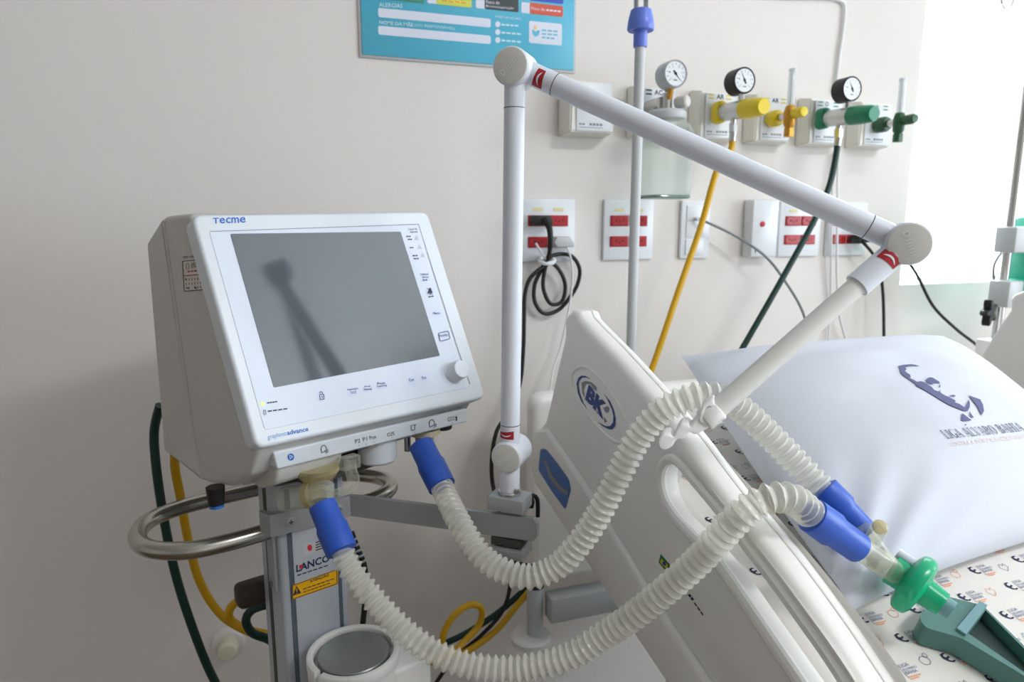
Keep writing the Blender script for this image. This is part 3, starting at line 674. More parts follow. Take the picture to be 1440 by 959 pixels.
k = Ink(on_plane((RX, 0, 0), (-1, 0, 0), 0.0015)); k.poly(ell(934, 792.5, 2.3, 3.6, 12, rot=-0.5)); k.make('flag_disc', 'bk_blue', rail)
k = Ink(rf); k.strokes((942, 806), (952, 819), (944, 800), 2); k.strokes((967.5, 838), (974.5, 847), (970, 832.5), 2); k.strokes((975.5, 848.5), (989, 867.5), (977.5, 846), 3); k.make('rail_lettering', 'navy_print', rail)
# headboard, column, roller bumper, frame
HX = WL(753, 700, 0.17).x; HT = WL(757, 552, 0.17).z
hz = WL(753, 818, 0.17).z
hb = rrect(HX-0.016, hz+0.008, 1.32, HT, 0.03, 6)
obj('headboard', slab(hb, [], lambda x, a, b: V((a, x, b)), -0.195, -0.150, 0.016, 4), 'rail_plastic', bed)
obj('headboard_column', G().lathe([(0.017, hz-0.0), (0.019, hz+0.006), (0.019, hz+0.014), (0, hz+0.016)], (HX, -0.172, 0), (0, 0, 1), 28), 'rail_plastic', bed)
obj('column_ring', G().cyl((HX, -0.172, hz-0.008), (HX, -0.172, hz+0.001), 0.0175), 'black_rubber', bed)
lz = WL(747, 893, 0.17).z
obj('lower_post', G().cyl((HX, -0.172, lz), (HX, -0.172, hz-0.007), 0.0165, bev=0.003), 'frame_grey', bed)
obj('roller_bumper', G().lathe([(0.036, -0.010), (0.041, -0.007), (0.041, 0.004), (0.037, 0.008), (0, 0.009)], (HX-0.008, -0.172, lz-0.004), (0, 0, 1), 36), 'white_plastic', bed)
bz0 = WL(765, 872, 0.19).z; bz1 = WL(765, 838, 0.19).z
obj('head_beam', G().box(((HX+0.02+1.3)/2, -0.19, (bz0+bz1)/2), (1.28-HX, 0.04, bz1-bz0), 0.004), 'frame_grey', bed)
obj('bed_frame', G().box((0.88, -1.35, 0.62), (0.62, 1.7, 0.05), 0.006).box((0.88, -0.55, 0.44), (0.10, 0.10, 0.34), 0.005).box((0.88, -1.85, 0.44), (0.10, 0.10, 0.34), 0.005).box((0.88, -1.2, 0.24), (0.5, 1.6, 0.06), 0.006), 'frame_grey', bed)
obj('head_link', G().box((0.88, -0.345, 0.63), (0.3, 0.35, 0.05), 0.005), 'frame_grey', bed)
obj('rail_bracket', G().box((0.50, -0.92, 0.795), (0.10, 0.20, 0.04), 0.004).box((1.29, -0.92, 0.795), (0.06, 0.20, 0.04), 0.004).box((0.88, -0.92, 0.725), (0.80, 0.12, 0.16), 0.004), 'frame_grey', bed)
for cx in (0.66, 1.10):
    for cy in (-0.45, -1.95):
        w = obj('caster', G().cyl((cx-0.015, cy, 0.06), (cx+0.015, cy, 0.06), 0.06, bev=0.006), 'black_rubber', bed)
        obj('caster_fork', G().box((cx, cy, 0.15), (0.05, 0.06, 0.13), 0.004), 'frame_grey', w)

# ================================================================== mattress with printed sheet
SL, MZ, MY = 0.30, 1.03, -0.79
SLN = V((0, 1, SL)).normalized(); MN = V((0, -SL, 1)).normalized()
YK = -1.30
def mz(y): return MZ+SL*(y-MY) if y > YK else MZ+SL*(YK-MY)
mat_t = thing('mattress', (0.88, -1.2, 0.65), 'thick mattress in a white sheet printed with small navy and orange logos', 'mattress')
prof = [(-0.53, mz(-0.53)), (YK+0.04, mz(YK+0.04)), (YK-0.03, mz(YK)+0.002), (-2.15, mz(YK)), (-2.15, mz(YK)-0.13), (YK, mz(YK)-0.13), (-0.53, mz(-0.53)-0.13)]
sheet = obj('fitted_sheet', slab(prof, [], frx, 0.444, 1.300, 0.014, 4), 'sheet_cloth', mat_t)
obj('mattress_base', G().box((0.88, -1.3, 0.69), (0.74, 1.5, 0.10), 0.01), 'frame_grey', bed)
MO = V((0.444, -0.53, mz(-0.53)))
def mpt(u, v): return MO+V((u, 0, 0))-SLN*v+MN*0.0007      # u across, v down the bed
face = [(-0.4, 0.9), (0.1, 1.0), (0.45, 0.85), (0.2, 0.82), (-0.1, 0.75), (-0.2, 0.55), (-0.05, 0.4), (0.25, 0.42), (0.4, 0.55), (0.5, 0.35), (0.3, 0.2), (0.1, 0.22), (0.05, 0.0), (0.35, -0.15), (0.8, -0.1), (0.75, -0.3), (0.4, -0.35), (0.0, -0.2), (-0.25, 0.05), (-0.5, 0.4)]
kn, ko, kg = Ink(mpt), Ink(mpt), Ink(mpt)
cw, chh = 0.069, 0.0285; q = 0.78
for r in range(34):
    for c in range(-1, 13):
        u = 0.020+c*cw+(r % 3)*0.025+random.uniform(-.003, .003); v = 0.014+r*chh+random.uniform(-.003, .003)
        if not (0.012 < u < 0.78 and 0.012 < v < 0.90): continue
        # portrait mark, three lines of name, orange line
        s = 0.0105*q; kn.poly([(u+a*s, v-b*s+0.002) for a, b in face])
        kn.line((u+0.0092, v-0.006), (u+0.0092, v+0.008), 0.0004)
        for i, w in enumerate(('LIGA', 'ÁLVARO', 'BAHIA')): kg.text(w, (u+0.0105, v-0.0028+0.0038*i), (u+0.0105+(0.0028*len(w)), v-0.0028+0.0038*i), (u+0.0105, v-0.0061+0.0038*i), 0.01)
        ko.line((u+0.0105, v+0.0073), (u+0.0245, v+0.0073), 0.0013); ko.line((u+0.0105, v+0.0094), (u+0.0205, v+0.0094), 0.0012)
        # doodle between marks
        du, dv = u+0.038+0.005*random.random(), v+random.uniform(-0.005, 0.005); kk = ko if (r+c) % 2 else kg
        ty = random.randrange(3)
        if ty == 0: kk.loop([(du+q*(x-du), dv+q*(y-dv)) for x, y in ell(du, dv, 0.007, 0.006, 10)], 0.0006); kk.loop(ell(du+0.0047, dv-0.0047, 0.0024, 0.0024, 7), 0.0006)
        elif ty == 1: kk.loop([(du-0.0047, dv-0.0031), (du+0.0039, dv-0.0047), (du+0.0055, dv+0.0039), (du-0.0039, dv+0.0047)], 0.0006); kk.line((du, dv-0.0047), (du+0.0016, dv-0.0078), 0.0006)
        else: kk.loop([(du-0.0055, dv), (du-0.0023, dv-0.0047), (du+0.0008, dv-0.0016), (du+0.0039, dv-0.0047), (du+0.0062, dv+0.0008), (du, dv+0.0062)], 0.0006)
for q_, nm_, mm_ in ((kn, 'navy_marks', 'navy_print'), (ko, 'orange_marks', 'orange_print'), (kg, 'grey_lettering', 'sheet_grey_print')): tag(q_.make(nm_, mm_, sheet), kind='stuff')

# ================================================================== pillow
TL, TR = PX(957, 500, 0.535), PX(1326, 472, 1.04)
BL = PX(1200, 858, 0.500)
BR = TR+(BL-TL)*1.0+V((0.03, 0.05, 0.0))
PN = ((TR-TL).cross(TL-BL)).normalized()
if PN.z < 0: PN = -PN
def pillow_pt(s, t, side):
    a, b = 2*s-1, 2*t-1
    s2 = 0.5+0.5*a*(1-(0.05 if a > 0 else 0.012)*(1-b*b)); t2 = 0.5+0.5*b*(1-0.07*(1-a*a))
    p = (TL*(1-t2)+BL*t2)*(1-s2)+(TR*(1-t2)+BR*t2)*s2
    h = max(0.0, (1-abs(a)**2.2))**0.55*max(0.0, (1-abs(b)**2.2))**0.55
    w = 0
    if side > 0:
        ed = min(1.0, 3.0*min(s, 1-s, t, 1-t))
        w = (0.009*noise.noise(V((s*2.2, t*4.0, 0.3)))+0.0035*noise.noise(V((s*5+t*3, t*9-s*4, 1.7))))*ed
        # folds fanning from the lower left corner and along the left edge
        ang = atan2(t-1.06, s+0.06); rr = sqrt((1-t)**2+s*s)
        w += 0.0075*sin(ang*19)*max(0, 1-rr/0.42)*min(1, rr*6)
        w += 0.012*math.exp(-((t-0.10-0.10*s)/0.03)**2)*max(0, 1-s/0.5)*min(1, s*8)
        w -= 0.009*math.exp(-((t-0.17-0.12*s)/0.035)**2)*max(0, 1-s/0.5)*min(1, s*8)
    q = p+PN*((0.082 if side > 0 else -0.075)*h+w*(h > 0))
    dd = (q-MO).dot(MN)                      # the pillow rests on the sheet
    return q+MN*(0.004-dd) if dd < 0.004 and q.y < -0.5 else q
NS, NT = 64, 56
g = G()
for side in (1, -1):
    base = len(g.v)
    for j in range(NT+1):
        for i in range(NS+1): g.v.append(pillow_pt(i/NS, j/NT, side))
    for j in range(NT):
        for i in range(NS):
            q = [base+j*(NS+1)+i, base+j*(NS+1)+i+1, base+(j+1)*(NS+1)+i+1, base+(j+1)*(NS+1)+i]
            g.f.append(q if side < 0 else q[::-1])
pb = bmesh.new(); bv = [pb.verts.new(p) for p in g.v]
for f in g.f: pb.faces.new([bv[i] for i in f])
bmesh.ops.remove_doubles(pb, verts=pb.verts, dist=0.0004); bmesh.ops.recalc_face_normals(pb, faces=pb.faces)
pg = G().bm(pb)
pil = thing('pillow', BL+V((0.2, 0.1, -0.05)), 'plump white pillow printed with a portrait logo and the league name', 'pillow')
case = obj('pillowcase', pg, 'pillow_cloth', pil, smooth=80)
pbvh = BVHTree.FromPolygons([tuple(p) for p in pg.v], [tuple(f) for f in pg.f])
def pfn(x, y, lift=0.0012):
    h, n, i, d = pbvh.ray_cast(CAM, ray(x, y).normalized())
    if h is None: return None
    if n.dot(ray(x, y)) > 0: n = -n
    return h+n*lift
def c4(x, y): return (1240+x/5.33, 480+y/5.33)
k = Ink(pfn, 6)
for pts in ([(122, 190), (160, 180), (215, 176), (250, 181), (285, 192), (240, 188), (200, 191), (170, 200), (185, 215), (170, 225), (185, 240), (210, 255), (215, 275), (205, 278), (240, 295), (262, 308), (290, 303), (320, 312), (345, 330), (370, 345), (390, 370), (420, 380), (440, 368), (432, 382), (450, 398), (475, 412), (500, 422), (540, 442), (550, 450), (545, 462), (580, 475), (605, 492), (620, 500), (635, 470), (650, 440), (657, 470), (655, 500), (640, 525), (620, 528), (560, 505), (500, 480), (440, 445), (380, 408), (330, 378), (290, 355), (255, 340), (252, 325), (200, 290), (150, 255), (137, 235), (130, 205)],
            [(325, 295), (350, 275), (375, 275), (400, 290), (425, 305), (435, 320), (400, 315), (375, 328), (345, 318)], [(430, 325), (437, 335), (433, 350), (422, 352), (427, 340)],
            [(500, 412), (535, 405), (555, 415), (530, 421)], [(650, 528), (668, 550), (685, 575), (670, 578), (655, 555)], [(597, 543), (625, 560), (668, 595), (640, 600), (610, 603), (592, 595)], [(645, 408), (690, 425), (735, 440), (755, 480), (762, 525), (742, 560), (710, 490)]):
    k.poly([c4(*p) for p in pts])
k.make('portrait_print', 'slate_print', case)
# serif lettering drawn stroke by stroke
def serif(word, bl, br, tl, ink):
    Wd = {'L': .72, 'I': .42, 'G': .9, 'A': .86, 'V': .82, 'R': .82, 'O': .92, 'B': .74, 'H': .92, ' ': .4}
    tot = sum(Wd[c] for c in word); ex = ((br[0]-bl[0])/tot, (br[1]-bl[1])/tot); ey = (tl[0]-bl[0], tl[1]-bl[1]); x = 0
    def m(p): return (bl[0]+ex[0]*p[0]+ey[0]*p[1], bl[1]+ex[1]*p[0]+ey[1]*p[1])
    def st(x0, y0, x1, y1, w): ink.put([m((x+x0-w/2, y0)), m((x+x0+w/2, y0)), m((x+x1+w/2, y1)), m((x+x1-w/2, y1))], [[0, 1, 2, 3]])
    def hb(x0, x1, y, w=.05): ink.put([m((x+x0, y-w/2)), m((x+x1, y-w/2)), m((x+x1, y+w/2)), m((x+x0, y+w/2))], [[0, 1, 2, 3]])
    def arc(cx, cy, rx, ry, a0, a1, n=14):
        P = []
        for i in range(n+1):
            a = radians(a0+(a1-a0)*i/n); th = .05+.11*abs(cos(a)); P.append((m((x+cx+rx*cos(a), cy+ry*sin(a))), m((x+cx+(rx-th)*cos(a), cy+(ry-.05)*sin(a)))))
        for i in range(n): ink.put([P[i][0], P[i+1][0], P[i+1][1], P[i][1]], [[0, 1, 2, 3]])
    K, Th = .115, .045
    for c in word:
        w = Wd[c]
        if c == 'L': st(.2, 0, .2, 1, K); hb(.06, .34, .975); hb(.06, .66, .025); st(.64, 0, .64, .22, Th)
        elif c == 'I': st(.2, 0, .2, 1, K); hb(.06, .34, .975); hb(.06, .34, .025)
        elif c in 'AV':
            q = (lambda y: y) if c == 'A' else (lambda y: 1-y)
            st(.1, q(0), .4, q(1), Th if c == 'A' else K); st(.74, q(0), .42, q(1), K if c == 'A' else Th)
            if c == 'A': hb(.22, .62, .34)
            hb(0, .2, q(.025)); hb(.6, .86, q(.025))
        elif c == 'H': st(.2, 0, .2, 1, K); st(.7, 0, .7, 1, K); hb(.2, .7, .5); [hb(a, a+.28, b) for a in (.06, .56) for b in (.025, .975)]
        elif c == 'O': arc(.45, .5, .4, .52, 0, 360, 24)
        elif c == 'G': arc(.45, .5, .4, .52, 45, 330, 20); st(.76, .05, .76, .42, K); hb(.56, .9, .42)
        elif c == 'B': st(.2, 0, .2, 1, K); hb(.06, .4, .975); hb(.06, .4, .025); hb(.2, .4, .52); arc(.36, .75, .28, .25, -90, 90); arc(.36, .26, .33, .27, -90, 90)
        elif c == 'R': st(.2, 0, .2, 1, K); hb(.06, .4, .975); hb(.06, .34, .025); hb(.2, .4, .5); arc(.36, .74, .3, .26, -90, 90); st(.7, 0, .4, .5, K); hb(.62, .84, .025)
        x += w
k = Ink(pfn, 4); serif('LIGA ALVARO BAHIA', (1331.5, 617.5), (1442, 606), (1320, 606), k); k.poly([(1356, 597.5), (1357.5, 597), (1358, 598.5), (1356.5, 599)]); k.make('name_print', 'navy_print', case)
k = Ink(pfn, 4); k.text('CONTRA A MORTALIDADE INFANTIL', (1337, 628), (1452, 615.5), (1333.5, 622.5)); k.make('motto_print', 'pale_red_print', case)

# ================================================================== poles
px_, py_ = 0.587, -0.28
t = thing('iv_pole', (px_, py_, 0.64), 'thin grey pole with a blue cap and wire hooks behind the bed', 'pole')
pz = WL(913, 68, 0.28).z
obj('pole', G().cyl((px_, py_, 0.64), (px_, py_, pz+0.01), 0.0088, n=20), 'tube_grey', t)
hc = WL(913.5, 60, 0.28); cx = px_
obj('hub', G().lathe([(0.0105, 0.0), (0.0115, 0.002), (0.0115, 0.026), (0.021, 0.026), (0.0225, 0.029), (0.021, 0.042), (0.017, 0.058), (0.013, 0.060), (0, 0.060)], (px_, py_, pz), (0, 0, 1), 32), 'hub_blue', t)
for i in range(4):
    a = i*pi/2+0.5; d = V((cos(a), sin(a), 0)); o = V((px_, py_, pz))
    obj('hook', G().tube(spline([o+d*0.012+V((0, 0, 0.05)), o+d*0.013+V((0, 0, 0.10)), o+d*0.03+V((0, 0, 0.15)), o+d*0.075+V((0, 0, 0.17)), o+d*0.10+V((0, 0, 0.15)), o+d*0.115+V((0, 0, 0.165))], 0.008), 0.0026, 10), 'chrome', t)
# infusion pole with clamps by the window
ix, iy = 1.609, -0.2
t = thing('infusion_pole', (ix, iy, 0), 'chrome infusion pole with green pump and black star knob at window', 'pole')
obj('pole', G().cyl((ix, iy, 0.05), (ix, iy, 1.98), 0.0105, n=20), 'chrome', t)
hp = WL(1417, 2, 0.2)
obj('top_hook', G().tube(spline([V((ix, iy, 1.97)), V((ix-0.01, iy, 2.0)), V((hp.x+0.03, iy, 2.0)), V((hp.x+0.018, iy, hp.z+0.01)), V((hp.x, iy, hp.z-0.016)), V((hp.x-0.018, iy, hp.z)), V((hp.x-0.012, iy, hp.z+0.02))], 0.006), 0.0028, 10), 'chrome', t)
for q, (yy0, yy1) in enumerate(((319, 355), (394, 430))):
    za, zb = WL(1405, yy1, 0.2).z, WL(1405, yy0, 0.2).z
    cl = obj('clamp', G().box((ix-0.006, iy-0.012, (za+zb)/2), (0.046, 0.05, zb-za), 0.004), 'tube_grey', t)
    obj('clamp_jaw', G().box((ix+0.042, iy-0.006, (za+zb)/2), (0.052, 0.06, zb-za+0.002), 0.006), 'pump_green', cl)
zc = WL(1405, 350, 0.2).z
pump = obj('pump_body', G().box((ix+0.125, iy-0.02, zc-0.02), (0.14, 0.11, 0.19), 0.012), 'pump_green', t)
obj('pump_face', G().box((ix+0.125, iy-0.077, zc-0.01), (0.11, 0.004, 0.12), 0.002), 'label_white', pump)
kc = WL(1384, 439, 0.23)
pts = []
for i in range(30):
    a = 2*pi*i/30; r = 0.022+0.009*cos(5*a); pts.append(kc+V((0.3, -0.95, 0)).cross(V((0, 0, 1)))*r*cos(a)+V((0, 0, r*sin(a))))
obj('star_knob', G().prism(pts, V((0.3, -0.95, 0))*0.018, 0.003).cyl(kc, kc+V((0.03, 0.02, -0.004)), 0.008), 'black_plastic', t)
zb = WL(1388, 478, 0.2).z
obj('pole_socket', G().box((ix-0.01, iy, zb-0.06), (0.05, 0.05, 0.12), 0.004), 'white_plastic', t)
obj('drip_cable', G().tube(spline([WL(1408, 356, 0.22), WL(1400, 368, 0.22), WL(1397, 380, 0.22), WL(1398, 393, 0.22)], 0.005), 0.003, 8), 'cable_grey', t)
for i in range(5):
    a = 2*pi*i/5; d = V((cos(a), sin(a), 0))
    lg = obj('base_leg', G().cyl(V((ix, iy, 0.075)), V((ix, iy, 0.06))+d*0.17, 0.012, 0.009), 'chrome', t)
    obj('caster', G().cyl(V((ix, iy, 0.025))+d*0.17-V((d.y, -d.x, 0))*0.01, V((ix, iy, 0.025))+d*0.17+V((d.y, -d.x, 0))*0.01, 0.025), 'black_rubber', lg)

# ================================================================== ventilator
S = V((0.0741, -0.4746, 1.3031)); YV, TV = radians(29.2), radians(24.9)
U = V((cos(YV), sin(YV), 0)); B = V((-sin(YV), cos(YV), 0)); Zv = V((0, 0, 1))
VV = Zv*cos(TV)+B*sin(TV); NN = Zv*sin(TV)-B*cos(TV)
mat('key_tint', 'd3dcf4', 0.45)
def dev(a, b, c): return S+U*a+B*b+Zv*c
def fpan(x, a, b): return S+U*a+VV*b-NN*x
vent = thing('ventilator', dev(0.01, 0.06, -0.215), 'boxy grey white ventilator with a tilted dark screen and front knob', 'ventilator')
prof = [(0.068, 0.107), (0.1435, 0.104), (0.107, -0.169), (0.0895, -0.219), (0.015, -0.205), (-0.030, -0.180), (-0.050, -0.150), (-0.052, -0.138)]
obj('housing', slab(round_poly(prof, 0.006, 3), [], lambda x, a, b: dev(x, a, b), -0.154, 0.179, 0.006), 'device_grey', vent)
prof = [(0.1455, 0.103), (0.203, 0.071), (0.208, -0.206), (0.0925, -0.219), (0.1095, -0.169)]
obj('rear_cover', slab(round_poly(prof, 0.005, 3), [], lambda x, a, b: dev(x, a, b), -0.154, 0.179, 0.005), 'device_grey', vent)
obj('rear_foot', G().box(dev(-0.10, 0.055, -0.214), (0.05, 0.03, 0.012), 0.003, ax=(U, B, Zv)), 'device_grey', vent)
front = obj('front_panel', slab(round_poly([(-0.160, -0.1535), (0.183, -0.1640), (0.186, 0.1245), (-0.160, 0.1165)], 0.012, 6), [], fpan, 0.0, 0.026, 0.0045, 4), 'device_white', vent)
over = obj('membrane', slab(round_poly([(-0.146, -0.136), (0.152, -0.144), (0.160, 0.103), (-0.146, 0.097)], 0.004, 3), [], fpan, -0.0006, 0.002, 0.0003, 1), 'label_white', front)
scr = obj('screen', slab(rrect(-0.123, -0.0922, 0.123, 0.0922, 0.002), [], fpan, -0.0010, 0.002, 0.0002, 1), 'screen_glass', front)
PF = lambda lift: on_plane(S, NN, lift)
k = Ink(PF(0.0008)); k.line((296, 325.5), (588.5, 315.3), 1.0); k.line((588.5, 315.3), (640.5, 480), 0.9); k.line((640.5, 480), (652, 515), 0.8); k.line((657, 528), (661, 540), 0.9); k.make('membrane_edge', 'grey_print', front)
k = Ink(PF(0.0004))
for ch_, xa, xb in (('T', 299.5, 308.2), ('e', 308.8, 316.6), ('c', 317.8, 324.4), ('m', 325.6, 336.2), ('e', 337.4, 345.5)):
    ya = 314.4-0.03*(xa-299.5); k.text(ch_, (xa, ya), (xb, ya-0.03*(xb-xa)), (xa-0.2, ya-8.0), 0.012)
k.make('brand_lettering', 'logo_blue', front)
k = Ink(PF(0.0004)); k.text('advance', (404, 612), (434, 606), (403, 605.5), 0.02); k.make('model_lettering', 'logo_blue', front)
k = Ink(PF(0.0004)); k.text('graphnet', (377, 619.8), (403, 614), (376, 611.5)); k.make('brand_lettering_light', 'sky_blue', front)
for cx, cy, w, h in ((452, 557, 6, 6.5), (496.5, 550.5, 8, 6), (517.5, 545.5, 6.5, 6), (537.5, 541, 7.5, 6), (579, 535, 6, 6), (597, 531.5, 6, 6), (597.5, 390, 6.5, 6), (605, 410, 5, 5.5), (614.5, 441, 5.5, 5.5), (624.5, 472.5, 7.5, 7)):
    k = Ink(PF(0.0008)); k.poly([(cx+x, cy+y-0.13*x) for x, y in rrect(-w, -h, w, h, 3.2, 4)]); k.make('key', 'key_tint', front)
k = Ink(PF(0.0012))
for s, x0, y0, x1, h in (('Causa de', 574.4, 323.6, 587, 3), ('alarme', 577, 327.4, 587.5, 3), (None, 572, 333.5, 578.5, 2.8), (None, 574, 337.8, 580, 2.8), (None, 577, 349.3, 582.2, 2.8), (None, 580.5, 360.6, 588.5, 2.8), (None, 582, 364.8, 590.2, 2.8),
                         ('Limites de', 591.6, 387, 603, 3), ('alarme', 594, 391, 603, 3), (None, 594.5, 395, 602, 3), (None, 602.8, 418.4, 610.8, 2.6), ('Menu', 610, 442.6, 618.6, 3.6), ('Standby', 618.8, 474.6, 630, 4),
                         ('Aspiração', 488.5, 550, 504, 3.4), ('%O2', 493.3, 554, 501.6, 3.4), ('Insp', 513.5, 545.4, 521.5, 3.2), ('Manual', 512.4, 549.4, 523, 3.2), ('Pausa', 531.5, 541, 542, 3.2), ('Insp/Exp', 531, 545.4, 544.5, 3.6), ('Ctrl', 575.6, 536.8, 582.4, 4), ('Esc', 594, 533.3, 600, 4),
                         (None, 376, 567.8, 391, 3), (None, 377, 579.6, 406, 3)):
    sl = -0.03 if y0 < 400 else -0.14
    if s: k.text(s, (x0, y0), (x1, y0+sl*(x1-x0)), (x0-0.26*h, y0-h))
    else: k.strokes((x0, y0), (x1, y0+sl*(x1-x0)), (x0-0.26*h, y0-h), 4 if x1-x0 > 12 else 2)
k.poly([(600.8, 413), (604, 404.8), (605.5, 404.5), (608.6, 411.6)]); k.line((601, 405), (608.5, 414), 0.7); k.poly(ell(605, 413.5, 1.3, 1))
k.loop(round_poly([(616.4, 468.4), (630.4, 465.2), (632.8, 476.4), (619, 480)], 2, 3), 0.9)
k.loop([(449.5, 555), (455, 554), (456, 561), (450.5, 562)], 0.9); k.loop(ell(451.5, 553.2, 2.2, 2.6, 8, pi, 2*pi), 0.9, False); k.line((452.8, 556.5), (453.3, 559.5), 1.0)
k.loop([(370.4, 577), (373.2, 576.5), (374.3, 582.5), (371.5, 583)], 0.6)
k.make('panel_lettering', 'dark_print', front)
k = Ink(PF(0.0010))
for cx, cy in ((586.3, 334.8), (590.3, 347.3), (594.4, 359)): k.poly([(cx-3.4, cy+2.8), (cx-0.4, cy-4), (cx+3.6, cy+2.6)])
k.make('alarm_light', 'frame_grey', front)
k = Ink(PF(0.0012)); k.poly(ell(369.4, 568, 2.6, 2.6)); k.make('power_light', 'led_green', front)
kb = PP(637.5, 524, S, NN)
kn_ = obj('rotary_knob', G().lathe([(0.0150, -0.001), (0.0150, 0.0015), (0.0138, 0.002), (0.0134, 0.0165), (0.0122, 0.0190), (0.0100, 0.0195), (0.0, 0.0190)], kb, NN, 36), 'device_white', front)
# connector strip
SB = -0.050
strip = obj('connector_strip', slab(round_poly([(-0.130, -0.1740), (0.164, -0.1840), (0.164, -0.1640), (-0.134, -0.1530)], 0.003, 3), [], lambda x, a, b: dev(a, x, b), SB, SB+0.05, 0.002), 'device_white', vent)
obj('under_lip', G().box(dev(0.014, SB+0.026, -0.152), (0.31, 0.040, 0.016), 0.002, ax=(U, B, Zv)), 'device_grey', vent)
SF = on_plane(dev(0, SB, 0), -B, 0.0005)
for w, x0, y0, x1, y1, tx, ty in (('P2', 499.6, 623.4, 507, 622, 499, 618.2), ('P1', 510.7, 620.8, 516.5, 619.6, 510, 615.6), ('Prox', 520, 618.6, 529.3, 616.4, 519.3, 613), ('O2%', 545, 614.2, 555.3, 611.8, 544.3, 608.8), ('CO2', 630.3, 592.8, 639.5, 590.6, 629.6, 587)):
    k = Ink(SF); k.text(w, (x0, y0), (x1, y1), (tx, ty)); k.make('port_lettering', 'dark_print', strip)
for cx, cy in ((456, 631.5), (608, 595.5)):
    k = Ink(SF)
    k.loop([(cx-3.5, cy+5), (cx-4.5, cy-1), (cx-3, cy-4.5), (cx, cy-5.5), (cx+2.6, cy-3), (cx+3.2, cy)], 0.9, False); k.loop([(cx-3.5, cy+5), (cx-0.5, cy+4), (cx+1.5, cy+2)], 0.9, False)
    for i in range(3): k.line((cx+1.5, cy+4.8-1.6*i), (cx+6, cy+3.6-1.6*i), 0.8)
    k.make('lung_symbol', 'dark_print', strip)
k = Ink(SF); k.loop([(577.5, 598.5), (578.2, 601), (578.8, 605.5), (583.5, 604.2), (583, 599.8), (584.5, 597)], 0.9, False); k.line((577, 598.8), (585, 596.8), 0.7); k.make('nebuliser_symbol', 'dark_print', strip)
k = Ink(SF); k.poly([(640.5, 592), (641.2, 588), (640, 587.5), (641.6, 584.6), (643.2, 587), (642.6, 588), (643.2, 591.2)]); k.make('figure_symbol', 'dark_print', strip)
for cx, cy in ((504.5, 626.5), (515, 624.3), (526.5, 621.6), (551.5, 615.6), (459, 637.5), (583.5, 607.8), (610, 601.8), (636, 594.8)): k = Ink(SF); k.poly([(cx-0.9, cy+0.4), (cx, cy-0.8), (cx+0.9, cy+0.2)]); k.make('port_tick', 'dark_print', strip)
k = Ink(SF); k.poly(ell(409.2, 642.6, 4.6, 5.0)); k.make('round_mark', 'logo_blue', strip)
k = Ink(on_plane(dev(0, SB, 0), -B, 0.0009)); k.loop([(407.5, 640), (411.8, 642), (408, 645.4)], 0.9); k.make('round_mark_arrow', 'label_white', strip)
# underside mouldings, ports
obj('left_skirt', slab(round_poly([(SB+0.004, -0.174), (SB+0.012, -0.196), (0.0, -0.212), (0.03, -0.205), (0.03, -0.168)], 0.008, 4), [], lambda x, a, b: dev(x, a, b), -0.128, -0.040, 0.005), 'device_grey', vent)
obj('right_skirt', slab(round_poly([(SB+0.004, -0.174), (SB+0.014, -0.188), (0.0, -0.192), (0.03, -0.190), (0.03, -0.168)], 0.004, 3), [], lambda x, a, b: dev(x, a, b), 0.000, 0.158, 0.004), 'device_grey', vent)
dr = PP(531, 640, dev(0, -0.018, 0), -B)
dr = V((dr.x, dr.y, S.z-0.180))
obj('sensor_drum', G().lathe([(0.0255, 0.004), (0.0255, -0.030), (0.023, -0.033), (0, -0.033)], dr, (0, 0, 1), 36), 'device_white', vent)
ip = PP(597, 612, dev(0, -0.022, 0), -B); ip = V((ip.x, ip.y, S.z-0.190))
obj('inspiratory_port', G().lathe([(0.022, 0.004), (0.022, -0.004), (0.0135, -0.008), (0.0125, -0.020), (0.0, -0.020)], ip, (0, 0, 1), 28), 'beige_port', vent)
np_ = PP(573, 618, dev(0, -0.03, 0), -B); obj('steel_pin', G().cyl((np_.x, np_.y, S.z-0.184), (np_.x, np_.y, S.z-0.208), 0.0046, n=16), 'steel', vent)
gp = PP(623, 603, dev(0, -0.02, 0), -B); obj('capnograph_port', G().cyl((gp.x, gp.y, S.z-0.186), (gp.x, gp.y, S.z-0.196), 0.013, n=28, bev=0.002), 'seam_dark', vent)
# plug under the left side
pg_ = PP(303, 690, dev(0, 0.03, 0), -B); obj('cable_gland', G().cyl((pg_.x, pg_.y, S.z-0.205), (pg_.x, pg_.y, S.z-0.226), 0.0105, 0.009, n=20), 'black_plastic', vent); obj('gland_ring', G().cyl((pg_.x, pg_.y, S.z-0.225), (pg_.x, pg_.y, S.z-0.230), 0.008, n=20), 'logo_blue', vent)
